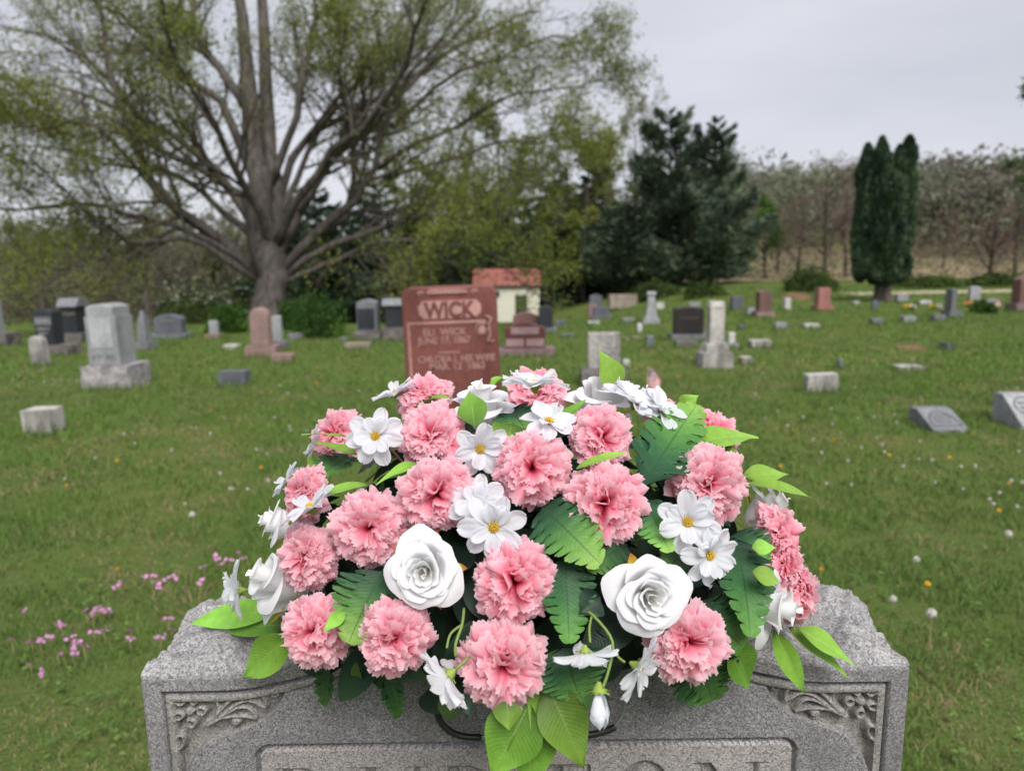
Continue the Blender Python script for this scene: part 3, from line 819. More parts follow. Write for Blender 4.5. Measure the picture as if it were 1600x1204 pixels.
# ================================================================== SHED AND GRAVES
G_LIGHT = mat_stone('granite_light', lin(150, 152, 154), lin(180, 180, 182), lin(112, 114, 118), 120, 3)
G_GREY = mat_stone('granite_grey', lin(118, 120, 124), lin(146, 148, 150), lin(84, 86, 92), 120, 3)
G_BLUE = mat_stone('granite_blue', lin(96, 98, 106), lin(122, 124, 132), lin(72, 74, 82), 120, 3)
G_DARK = mat_stone('granite_dark', lin(52, 55, 60), lin(72, 74, 78), lin(38, 40, 44), 120, 3, rough=0.4)
G_BLACK = mat_stone('granite_black', lin(50, 46, 46), lin(58, 54, 54), lin(38, 36, 36), 120, 3, rough=0.35)
G_ROUGH = mat_stone('granite_rough', lin(112, 106, 104), lin(140, 134, 130), lin(80, 76, 76), 60, 3, bump=0.6, bdist=0.01)
G_PINK = mat_stone('granite_pink', lin(146, 122, 116), lin(170, 144, 138), lin(112, 92, 90), 110, 3)
G_SALMON = mat_stone('granite_salmon', lin(164, 114, 108), lin(182, 128, 120), lin(128, 86, 82), 110, 3)
G_BROWN = mat_stone('granite_brown', lin(116, 88, 82), lin(138, 106, 100), lin(90, 68, 64), 110, 3, rough=0.5)
G_MAROON = mat_stone('granite_maroon', lin(92, 56, 54), lin(108, 68, 66), lin(72, 44, 44), 110, 3, rough=0.4)
G_MAUVE = mat_stone('granite_mauve', lin(132, 108, 112), lin(156, 132, 134), lin(104, 84, 90), 100, 3)
G_TAN = mat_stone('granite_tan', lin(146, 134, 122), lin(166, 154, 142), lin(120, 110, 102), 100, 3)
MARBLE = mat_stone('marble_weathered', lin(176, 172, 166), lin(200, 197, 192), lin(150, 146, 142), 40, 3, stain=lin(84, 82, 80), stain_amt=0.8, rough=0.9)
MARBLE_DIRTY = mat_stone('marble_dirty', lin(160, 156, 152), lin(186, 182, 178), lin(128, 124, 122), 40, 4, stain=lin(74, 72, 72), stain_amt=0.9, rough=0.9)
PALE_ROCK = mat_stone('pale_rock', lin(164, 160, 160), lin(190, 186, 186), lin(128, 124, 126), 40, 4, bump=0.9, bdist=0.02)
G_PANEL = mat_stone('granite_panel', lin(166, 169, 171), lin(188, 190, 192), lin(134, 137, 140), 120, 3)
WHITE_ST = mat_stone('white_stone', lin(198, 196, 192), lin(214, 212, 208), lin(176, 174, 172), 60, 4, rough=0.8)
CUT_PALE = mat_flat('cut_letters_pale', lin(158, 156, 154), 0.9, 0.1)
CUT_DIM = mat_flat('cut_letters_dim', lin(92, 92, 94), 0.9, 0.1)
CUT_TAN = mat_flat('cut_letters_tan', lin(140, 128, 108), 0.9, 0.1)
PANEL_MAUVE = mat_stone('panel_mauve', lin(150, 124, 126), lin(168, 142, 142), lin(126, 104, 108), 90, 3)

FEET = []                                     # footprints of the stones: the mower misses the grass round them

def outline(top, w, h):
    x = w / 2
    if top == 'flat': P = [(-x, 0), (x, 0), (x, h), (-x, h)]
    elif top == 'round':
        a = np.linspace(0, np.pi, 17); r = min(x, h * 0.6)
        P = [(-x, 0), (x, 0)] + [(x * math.cos(t), h - r + r * math.sin(t)) for t in a]
    elif top == 'seg':
        a = np.linspace(-1, 1, 13); k = 0.16 * w
        P = [(-x, 0), (x, 0)] + [(-x * t, h - k + k * (1 - t * t)) for t in a]
    elif top == 'shoulder':          # segmental head narrower than the body
        a = np.linspace(-1, 1, 13); k = 0.10 * w; xs = x * 0.86; hs = h * 0.80
        P = [(-x, 0), (x, 0), (x, hs), (xs, hs)] + [(-xs * t, h - k + k * (1 - t * t)) for t in a] + [(-xs, hs), (-x, hs)]
    elif top == 'peak': P = [(-x, 0), (x, 0), (x, h * 0.90), (0, h), (-x, h * 0.90)]
    elif top == 'lowpeak': P = [(-x, 0), (x, 0), (x, h * 0.93), (x * 0.25, h), (-x * 0.25, h), (-x, h * 0.93)]
    elif top == 'softcorner':
        r = 0.11 * w; P = [(-x, 0), (x, 0)]
        P += [(x - r + r * math.cos(t), h - r + r * math.sin(t)) for t in np.linspace(0, np.pi / 2, 7)]
        P += [(-x + r + r * math.cos(t), h - r + r * math.sin(t)) for t in np.linspace(np.pi / 2, np.pi, 7)]
    elif top == 'serp':
        a = np.linspace(1, -1, 21)
        P = [(-x, 0), (x, 0)] + [(x * t, h - 0.07 * w + 0.07 * w * math.cos(t * np.pi)) for t in a]
    return np.array(P, float)

def prism_mesh(name, P, y0, y1, bev=0.008, taper=0.0, wob=0.0):
    """outline P in x,z standing from y0 (front) to y1 (back), edges bevelled"""
    n = len(P); c = P.mean(0)
    e = np.roll(P, -1, 0) - P; nrm = np.stack([-e[:, 1], e[:, 0]], -1); nrm /= np.linalg.norm(nrm, axis=1, keepdims=True) + 1e-9
    vn = nrm + np.roll(nrm, 1, 0); vn /= np.linalg.norm(vn, axis=1, keepdims=True) + 1e-9
    ins = P + vn * bev
    if np.dot(vn[0], c - P[0]) < 0: ins = P - vn * bev
    rings = [(ins, y0), (P, y0 + bev), (P * [1 - taper, 1 - taper * 0.3], y1 - bev), (ins * [1 - taper, 1 - taper * 0.3], y1)]
    V = np.concatenate([np.stack([R[:, 0], np.full(n, y), R[:, 1]], -1) for R, y in rings])
    if wob:
        V = V + (np.stack([fbm(V * 7 + k * 9.1, 3) for k in range(3)], -1)) * wob
    i = np.arange(n); j = (i + 1) % n
    Fq = np.concatenate([np.stack([i + k * n, i + (k + 1) * n, j + (k + 1) * n, j + k * n], -1) for k in range(3)])
    return np_mesh(name, V, [Fq, i[None, :], (i[::-1] + 3 * n)[None, :]], smooth=False)

def block_mesh(name, w, t, h, amp=0.02, n=9, x=0.0, y=0.0, z=0.0, taper=0.0, seed=0.0, smooth=True, top_amp=0.25):
    """rock faced block: its base centre at (x, y, z)"""
    g = np.linspace(-1, 1, n); A, B = np.meshgrid(g, g, indexing='ij'); o = np.ones_like(A)
    V, Fs = [], []
    for k, (a, b, c) in enumerate([(A, B, o), (B, A, -o), (o, A, B), (-o, B, A), (B, o, A), (A, -o, B)]):
        V.append(np.stack([a, b, c], -1).reshape(-1, 3)); Fs.append(grid_faces(n, n, k * n * n)[:, ::-1] if False else grid_faces(n, n, k * n * n))
    V = np.concatenate(V)
    q = V * [w / 2, t / 2, h / 2]
    d = np.stack([fbm(q * 9 + seed + 13 * k, 4) * 2 for k in range(3)], -1) * amp
    d[:, 2] *= np.where(V[:, 2] > 0.99, top_amp, 0.5)
    q = q + d
    q[:, :2] *= (1 - taper * (V[:, 2:3] + 1) / 2)
    q = q + [x, y, z + h / 2]
    return np_mesh(name, q, np.concatenate(Fs), smooth=smooth)

def inscription(parent, rows, w, h, y, mat, seed, z0=0.0):
    """rows of small cut strokes too blurred to read in the photograph: (x0, x1, z, height) in shares of the face"""
    r = random.Random(seed)
    for (a, b, zc, hh) in rows:
        m = MB(); x = a * w
        while x < b * w:
            lw = hh * h * (0.45 + 0.4 * r.random())
            k = r.random(); z = z0 + zc * h; H = hh * h; s = max(0.006, lw * 0.22)
            m.box(x, x + s, y - 0.003, y + 0.006, z, z + H)
            if k > 0.3: m.box(x + s, x + lw, y - 0.003, y + 0.006, z + H - s, z + H)
            if k < 0.6: m.box(x + lw - s, x + lw, y - 0.0025, y + 0.006, z, z + H * 0.98)
            if k > 0.5: m.box(x + s, x + lw - s, y - 0.0028, y + 0.006, z + H * 0.45, z + H * 0.45 + s)
            x += lw * (1.35 + (0.9 if r.random() < 0.15 else 0))
        link('inscription', m.mesh('inscription'), parent, mat)['kind'] = 'stuff'

def stone(label, uL, uR, vT, vB, top='flat', t=0.18, mat=None, base=None, yaw=0.0, lean=0.0, rows=None, rmat=None, panels=None,
          cat='headstone', name='headstone', wob=0.0, taper=0.0, bev=0.012, group=None, cap=None):
    p, d = gpt((uL + uR) / 2, vB)
    r_ = ray((uL + uR) / 2, (vT * 0.6 + vB * 0.4)); k_ = p[1] / r_[1]; s = k_ / F_PX
    tan = (uL + uR - 1600) / 2 / F_PX
    side = t * abs(tan)
    w = max(0.05, (uR - uL) * s - side)
    ztop = z_at((uL + uR) / 2, vT, p[1])
    h = ztop - p[2]
    root = empty(name, (r_[0] * k_ + (-side / 2 if tan < 0 else side / 2), p[1] + t / 2, p[2]))
    root.rotation_euler = (0, math.radians(lean), math.radians(yaw))
    tag(root, label, cat, group)
    FEET.append((root.location.x, root.location.y, w + ((base[1] + base[2]) * s if base else 0), t + (0.16 if base else 0)))
    hb = 0.0
    if base is not None:
        hbp, eL, eR, bm = base; hb = hbp * s
        bw = w + (eL + eR) * s
        link('base', block_mesh('base', bw, t + 0.16, hb + 0.08, 0.045 if bm in (G_ROUGH, PALE_ROCK) else 0.025 if bm in (G_PINK, G_LIGHT) else 0.008, 13, x=(eR - eL) * s / 2, z=-0.08, seed=uL * 0.37), root, bm)
    th = h - hb
    P = outline(top, w, th)
    tb = link('tablet', prism_mesh('tablet', P, -t / 2, t / 2, min(bev, w * 0.1), taper, wob), root, mat)
    tb.location = (0, 0, hb)
    if cap is not None:                 # a sloped slab on top that overhangs the face
        cm, ch = cap
        prof = np.array([(-t / 2 - 0.05, 0), (t / 2 + 0.05, 0), (t / 2 + 0.02, ch), (-t / 2 + t * 0.15, ch)])
        V = np.concatenate([np.stack([np.full(4, xx), prof[:, 0], prof[:, 1] + h - ch * 0.3], -1) for xx in (-w / 2 - 0.05, w / 2 + 0.05)])
        link('cap', np_mesh('cap', V, [np.array([[0, 1, 5, 4], [1, 2, 6, 5], [2, 3, 7, 6], [3, 0, 4, 7], [0, 3, 2, 1], [4, 5, 6, 7]])], smooth=False), root, cm)
    if panels:
        for (x0, x1, z0, z1, pm) in panels:
            m = MB(); m.box(x0 * w, x1 * w, -t / 2 - 0.004, -t / 2 + 0.01, hb + z0 * th, hb + z1 * th)
            link('panel', m.mesh('panel'), root, pm)
    if rows: inscription(root, rows, w, th, -t / 2 - (0.004 if panels else 0.0), rmat or CUT_PALE, uL, hb)
    return root

def block(label, uL, uR, vT, vB, t=0.2, mat=None, amp=0.008, yaw=0.0, lean=0.0, cat='grave marker', name='grave_marker', taper=0.0, rows=None, top=None, n=9, group=None):
    p, d = gpt((uL + uR) / 2, vB); s = d / F_PX
    tan = (uL + uR - 1600) / 2 / F_PX
    w = max(0.06, (uR - uL) * s - t * abs(tan))
    # the visible height is the front face plus the top seen from above
    zt = z_at((uL + uR) / 2, vT, p[1] + t)
    h = max(0.04, zt - p[2])
    me = block_mesh(name, w, t, h + 0.05, amp, n, z=-0.05, seed=uL * 0.7, taper=taper)
    o = link(name, me, None, mat)
    o.location = (p[0] + (-1 if tan < 0 else 1) * t * abs(tan) / 2, p[1] + t / 2, p[2])
    o.rotation_euler = (0, math.radians(lean), math.radians(yaw))
    tag(o, label, cat, group)
    FEET.append((o.location.x, o.location.y, w, t))
    if rows: inscription(o, rows, w, h, -t / 2 - amp * 0.6, CUT_DIM, uL)
    return o

def slant_marker(label, uL, uR, vT, vB, mat, arched):
    p, d = gpt((uL + uR) / 2, vB); s = d / F_PX
    w = (uR - uL) * s * 0.76; t = 0.40
    h = z_at((uL + uR) / 2, vT, p[1] + t * 0.75) - p[2]
    root = empty('grave_marker', (p[0] + 0.62 * t * (uL + uR - 1600) / 2 / F_PX, p[1], p[2])); tag(root, label, 'grave marker')
    prof = np.array([(0, -0.03), (t, -0.03), (t, h * 0.98), (t * 0.72, h), (0.02, h * 0.22), (0, h * 0.16)])
    n = len(prof)
    b = 0.012
    V = np.concatenate([np.stack([np.full(n, x), prof[:, 0] + (0 if k in (1, 2) else b) * (0.5 - (prof[:, 0] > t / 2)), prof[:, 1]], -1) for k, x in enumerate((-w / 2, -w / 2 + b, w / 2 - b, w / 2))])
    i = np.arange(n); j = (i + 1) % n
    Fq = np.concatenate([np.stack([i + k * n, j + k * n, j + (k + 1) * n, i + (k + 1) * n], -1) for k in range(3)])
    link('marker_body', np_mesh('marker_body', V, [Fq, i[::-1][None], (i + 3 * n)[None]], smooth=False), root, mat)
    # recessed inscription face: a rim and an arched carved ring lying on the slope
    a0, a1 = np.array([0.02, h * 0.22]), np.array([t * 0.72, h]); sl = a1 - a0; nn = np.array([-sl[1], sl[0]]) / np.linalg.norm(sl)
    def on(u, q, lift): b2 = a0 + sl * q + nn * lift; return [u * w, b2[0], b2[1]]
    th = np.linspace(0, np.pi, 22) if arched else np.linspace(0, 2 * np.pi, 32)
    cen, rx, rq = ((0, 0.12), 0.40, 0.72) if arched else ((0.0, 0.55), 0.36, 0.33)
    pts = [on(cen[0] + rx * math.cos(x), cen[1] + rq * math.sin(x), 0.001) for x in th]
    if arched: pts = pts + [pts[0]]
    link('carved_rim', tube_mesh('carved_rim', pts, np.full(len(pts), 0.006), 6), root, CUT_DIM)
    m = MB()
    r = random.Random(uL)
    for q in (0.28, 0.45, 0.62):
        u = -0.24
        while u < 0.24:
            a = np.array([on(u, q, 0.0025), on(u + 0.028, q, 0.0025), on(u + 0.028, q + 0.10, 0.0025), on(u, q + 0.10, 0.0025)])
            m.add(np.concatenate([a, a - [0, nn[0] * 0.006, nn[1] * 0.006]]), np.array([[0, 1, 2, 3], [0, 4, 5, 1], [1, 5, 6, 2], [2, 6, 7, 3], [3, 7, 4, 0]]))
            u += 0.045 + 0.03 * r.random()
    link('inscription', m.mesh('inscription'), root, CUT_DIM)['kind'] = 'stuff'
    return root

def obelisk(label, uL, uR, vT, vB, mat, tiers, cat='monument'):
    """tiers: (name, share of height, width share bottom, width share top, rough)"""
    p, d = gpt((uL + uR) / 2, vB); s = d / F_PX; W = (uR - uL) * s
    h = z_at((uL + uR) / 2, vT, p[1]) - p[2]
    root = empty('monument', (p[0], p[1] + W / 2, p[2]), math.radians(random.uniform(-8, 8))); tag(root, label, cat)
    z = -0.04
    for (nm, sh, w0, w1, amp) in tiers:
        hh = sh * h + (0.04 if z < 0 else 0)
        link(nm, block_mesh(nm, W * w0, W * w0, hh, amp, 9, z=z, taper=1 - w1 / w0, seed=z * 7 + uL, top_amp=0.6), root, mat)
        z += hh
    return root

def text_mesh(name, body, size, extrude, parent, mat, loc, bold=0.0, sx=1.0):
    cu = bpy.data.curves.new(name, 'FONT'); cu.body = body; cu.size = size; cu.extrude = extrude; cu.align_x = 'CENTER'; cu.offset = bold
    tmp = bpy.data.objects.new(name, cu); COL.objects.link(tmp)
    me = bpy.data.meshes.new_from_object(tmp.evaluated_get(bpy.context.evaluated_depsgraph_get()))
    bpy.data.objects.remove(tmp); me.name = name
    me.materials.clear()
    o = link(name, me, parent, mat); o['kind'] = 'stuff'; o.location = loc; o.rotation_euler = (math.pi / 2, 0, 0); o.scale = (sx, 1, 1)
    return o

def wick_stone():
    mat = mat_stone('red_granite', lin(116, 70, 64), lin(136, 86, 78), lin(92, 56, 52), 170, 5, rough=0.45)
    mp = mat_stone('red_granite_cut', lin(170, 131, 125), lin(186, 147, 141), lin(144, 108, 103), 170, 5, rough=0.95, bump=0.8)
    mtop = mat
    d = 5.3; s = d / F_PX
    c = px(706, 600, d); Y = c[1]
    w = 146 * s; t = 0.22
    ztop = z_at(703, 447, Y); zg = float(ground_z(c[0], Y)); h = ztop - zg
    _k = Y / ray(704, 500)[1]; root = empty('headstone', (ray(704, 500)[0] * _k + 0.021, Y + t / 2, zg)); root.rotation_euler = (0, math.radians(-1.4), 0)
    tag(root, 'reddish brown upright stone reading WICK behind the flowers', 'headstone')
    link('base', block_mesh('base', w * 1.3, 0.42, 0.24, 0.02, 11, z=-0.04, seed=4), root, mat)
    P = outline('softcorner', w, h - 0.2); n = len(P)
    tb = link('tablet', prism_mesh('tablet', P, -t / 2, t / 2, 0.012), root, mat); tb.location = (0, 0, 0.2)
    y = -t / 2
    H = lambda v: z_at(703, v, Y) - zg
    X = lambda u: (u - 703) * s
    # name plaque: oval ends, rough pale ground, raised polished letters
    pl = [(X(662), H(469)), (X(745), H(469)), (X(752), H(478)), (X(751), H(490)), (X(742), H(497)), (X(664), H(497)), (X(656), H(490)), (X(655), H(478))]
    a = np.array(pl[::-1])
    plq = link('name_plaque', prism_mesh('name_plaque', a, y - 0.003, y + 0.008, 0.002), root, mp)
    text_mesh('name_lettering', 'WICK', 23.0 * s / 0.70, 0.006, plq, mat, (X(703), y - 0.004, H(494.5)), 0.0045, 0.86)
    # top moulding with a scroll at each end
    m = MB(); m.box(X(670), X(732), y - 0.012, y + 0.006, H(458), H(454)); m.box(X(672), X(730), y - 0.006, y + 0.006, H(453), H(450.5))
    link('top_moulding', m.mesh('top_moulding'), root, mp)
    for u in (660, 742):
        sc = []
        for k in range(5):
            aa = k * 1.25
            sc.append([X(u) + 0.016 * math.cos(aa) * 1.3, y - 0.002, H(457) + 0.011 * math.sin(aa)])
        link('scroll', tube_mesh('scroll', smooth_path(sc, 16), np.linspace(0.009, 0.005, 16), 6), root, mp)
    # carved frame line, top and left, with the palette shaped ornament on the right
    m = MB(); m.box(X(637), X(758), y - 0.004, y + 0.006, H(505), H(501.5)); m.box(X(637), X(640.5), y - 0.0038, y + 0.006, 0.24, H(505.2))
    m.box(X(683), X(716), y - 0.004, y + 0.006, H(551), H(549))
    link('frame_line', m.mesh('frame_line'), root, mp)
    orn = [[X(758), y - 0.002, H(495)], [X(766), y - 0.002, H(499)], [X(762), y - 0.002, H(508)], [X(748), y - 0.002, H(507)], [X(742), y - 0.002, H(516)], [X(750), y - 0.002, H(525)],
           [X(760), y - 0.002, H(520)], [X(763), y - 0.002, H(508)], [X(764), y - 0.002, H(525)], [X(760), y - 0.002, H(536)], [X(770), y - 0.002, H(534)]]
    o2 = smooth_path(orn, 50)
    link('carved_spray', tube_mesh('carved_spray', o2, 0.005 + 0.003 * np.sin(np.linspace(0, 9, 50)), 6), root, mp)
    e = np.array([(X(752) + 0.028 * math.cos(x), H(517) + 0.032 * math.sin(x)) for x in np.linspace(0, 2 * np.pi, 14, endpoint=False)])
    link('carved_leaf', prism_mesh('carved_leaf', e, y - 0.005, y + 0.006, 0.003), root, mp)
    for body, u, v, hpx, sx in [('ELI  WICK', 694, 523, 10.5, 1.0), ('JUNE 17, 1867', 693, 536, 10.5, 0.9), ('CHLOEA J. HIS WIFE', 710, 565, 10.5, 0.90), ('MAR. 12  1863', 711, 577, 10.5, 0.95)]:
        text_mesh('inscription', body, hpx * s / 0.70, 0.003, root, mp, (X(u), y - 0.002, H(v)), 0.0012, sx)

def shed():
    Y = 38.0
    x0 = px(744, 440, Y)[0] * 1.0; 
    k = Y / ray(790, 470)[1]
    xl = ray(744, 470)[0] * k; xr = ray(841, 470)[0] * k
    zg = float(ground_z((xl + xr) / 2, Y)) - 0.1
    ze = z_at(800, 443, Y); zr = z_at(800, 420, Y + 1.2)
    dpt = 2.6; w = xr - xl
    root = empty('shed', (xl, Y, zg)); tag(root, 'small cream clapboard shed with a red roof and dark door', 'shed')
    he, hr = ze - zg, zr - zg
    cream = mat_flat('cream_paint', (0.58, 0.56, 0.46, 1), 0.7, 0.2, 3.0, 0.05)
    trim = mat_flat('grey_green_trim', lin(128, 138, 126), 0.6, 0.2)
    dark = mat_flat('dark_door', lin(42, 54, 50), 0.5, 0.2)
    red = mat_flat('red_shingle', lin(146, 88, 82), 0.9, 0.1, 5.0, 0.2)
    m = MB(); n = 18
    for i in range(n):
        z0, z1 = he * i / n, he * (i + 1) / n
        V = np.array([[0, -0.022, z0], [w, -0.022, z0], [w, 0, z1], [0, 0, z1], [0, 0.01, z0], [w, 0.01, z0]]); m.add(V, np.array([[0, 1, 2, 3], [4, 5, 1, 0]]))
        V = np.array([[w + 0.022, 0, z0], [w + 0.022, dpt, z0], [w, dpt, z1], [w, 0, z1]]); m.add(V, np.array([[0, 1, 2, 3]]))
        V = np.array([[-0.022, dpt, z0], [-0.022, 0, z0], [0, 0, z1], [0, dpt, z1]]); m.add(V, np.array([[0, 1, 2, 3]]))
    m.box(0, w, dpt - 0.02, dpt, 0, he)
    for xx in (0.003, w - 0.003):
        m.add(np.array([[xx, 0, he], [xx, dpt, he], [xx, dpt / 2, hr]]), np.array([[0, 1, 2]]))
    wl_ = link('clapboard_wall', m.mesh('clapboard_wall'), root, cream); wl_['kind'] = 'stuff'
    for xx in (0.0, w):
        m = MB(); m.box(xx - 0.06, xx + 0.06, -0.05, 0.05, 0, he); link('corner_board', m.mesh('corner_board'), root, cream)
    m = MB(); m.box(-0.1, w + 0.1, -0.06, -0.03, he - 0.26, he + 0.02); link('fascia', m.mesh('fascia'), root, trim)
    m = MB(); nrow = 8
    for side in (0, 1):
        for i in range(nrow):
            t0, t1 = i / nrow, (i + 1) / nrow
            yy = lambda t: -0.22 + t * (dpt / 2 + 0.22)
            zz = lambda t: he - 0.1 + t * (hr - he + 0.1)
            ncol = 12
            for c in range(ncol):
                a = -0.15 + (w + 0.3) * c / ncol; b = -0.15 + (w + 0.3) * (c + 0.94) / ncol; l = 0.03 + 0.012 * random.random()
                V = np.array([[a, yy(t0), zz(t0) + l], [b, yy(t0), zz(t0) + l], [b, yy(t1), zz(t1) + 0.01], [a, yy(t1), zz(t1) + 0.01], [a, yy(t0), zz(t0)], [b, yy(t0), zz(t0)]])
                if side: V[:, 1] = dpt - V[:, 1]
                m.add(V, np.array([[0, 1, 2, 3], [4, 5, 1, 0]]))
    rf = link('shingle_roof', m.mesh('shingle_roof'), root, red); rf['kind'] = 'stuff'
    m = MB()
    for side in (0, 1):
        y0, y1 = (-0.2, dpt / 2) if side == 0 else (dpt + 0.2, dpt / 2)
        V = np.array([[-0.14, y0, he - 0.11], [w + 0.14, y0, he - 0.11], [w + 0.14, y1, hr - 0.01], [-0.14, y1, hr - 0.01]]); m.add(V, np.array([[0, 1, 2, 3]]))
    link('roof_deck', m.mesh('roof_deck'), root, trim)
    X = lambda u: ray(u, 470)[0] * k - xl
    Z = lambda v: z_at(800, v, Y) - zg
    m = MB(); m.box(X(805), X(824), -0.05, 0.0, 0, Z(461)); dr = link('door', m.mesh('door'), root, dark)
    m = MB(); m.box(X(807.5), X(821.5), -0.058, -0.049, (Z(461)) * 0.5, Z(463.5)); link('door_pane', m.mesh('door_pane'), dr, mat_flat('door_glass', lin(74, 84, 50), 0.2, 0.5))
    m = MB(); m.box(X(772), X(781), -0.045, 0.0, Z(464), Z(454)); wd = link('window', m.mesh('window'), root, trim)
    m = MB(); m.box(X(773.5), X(780), -0.055, -0.044, Z(463), Z(455)); link('pane', m.mesh('pane'), wd, mat_flat('window_glass', lin(30, 34, 36), 0.15, 0.5))

def flag(label, u, vT, vB, wpx, tilt=0.0):
    p, d = gpt(u, vB); s = d / F_PX; h = z_at(u, vT, p[1]) - p[2]
    root = empty('flag', p); tag(root, label, 'flag')
    link('flag_stick', tube_mesh('flag_stick', [[0, 0, -0.03], [0.01, 0, h * 0.6], [0.03 * tilt, 0, h]], [0.005, 0.005, 0.004], 6), root, mat_flat('stick_wood', lin(170, 140, 90)))
    w = wpx * s; H = h * 0.55; n = 14; 
    A = np.linspace(0, 1, n)
    xs = A * w; 
    def cloth(z0, z1, x0, x1, lift):
        aa = np.linspace(x0, x1, 10)
        V = []
        for zz in (z0, z1):
            for a in aa: V.append([0.02 * tilt + a * w * (0.9 - 0.25 * zz), 0.025 * math.sin(a * 9 + zz * 3) + lift, h * 0.94 - zz * H - a * a * w * 0.9])
        return np.array(V), grid_faces(2, 10)
    red, wht, blu = mat_flat('flag_red', lin(176, 84, 92)), mat_flat('flag_white', lin(214, 200, 200)), mat_flat('flag_blue', lin(62, 68, 98))
    fl = None
    for i in range(13):
        z0, z1 = i / 13, (i + 1) / 13
        V, Fq = cloth(z0, z1, 0.42 if i < 7 else 0, 1, 0)
        link('stripe', np_mesh('stripe', V, Fq), root, red if i % 2 == 0 else wht)
    V, Fq = cloth(0, 7 / 13, 0, 0.42, 0); ca = link('canton', np_mesh('canton', V, Fq), root, blu)
    m = MB()
    for r in range(4):
        for c in range(5):
            a = 0.04 + 0.08 * c; zz = (r + 0.5) * 7 / 13 / 4
            P0 = np.array([0.02 * tilt + a * w * (0.9 - 0.25 * zz), 0.025 * math.sin(a * 9 + zz * 3), h * 0.94 - zz * H - a * a * w * 0.9])
            e = 0.012 * w / 0.2
            for sg in (-1, 1):
                m.add(np.array([[P0[0] - e, P0[1] + sg * 0.002, P0[2]], [P0[0], P0[1] + sg * 0.002, P0[2] - e], [P0[0] + e, P0[1] + sg * 0.002, P0[2]], [P0[0], P0[1] + sg * 0.002, P0[2] + e]]), np.array([[0, 1, 2, 3]]))
    link('stars', m.mesh('stars'), ca, wht)

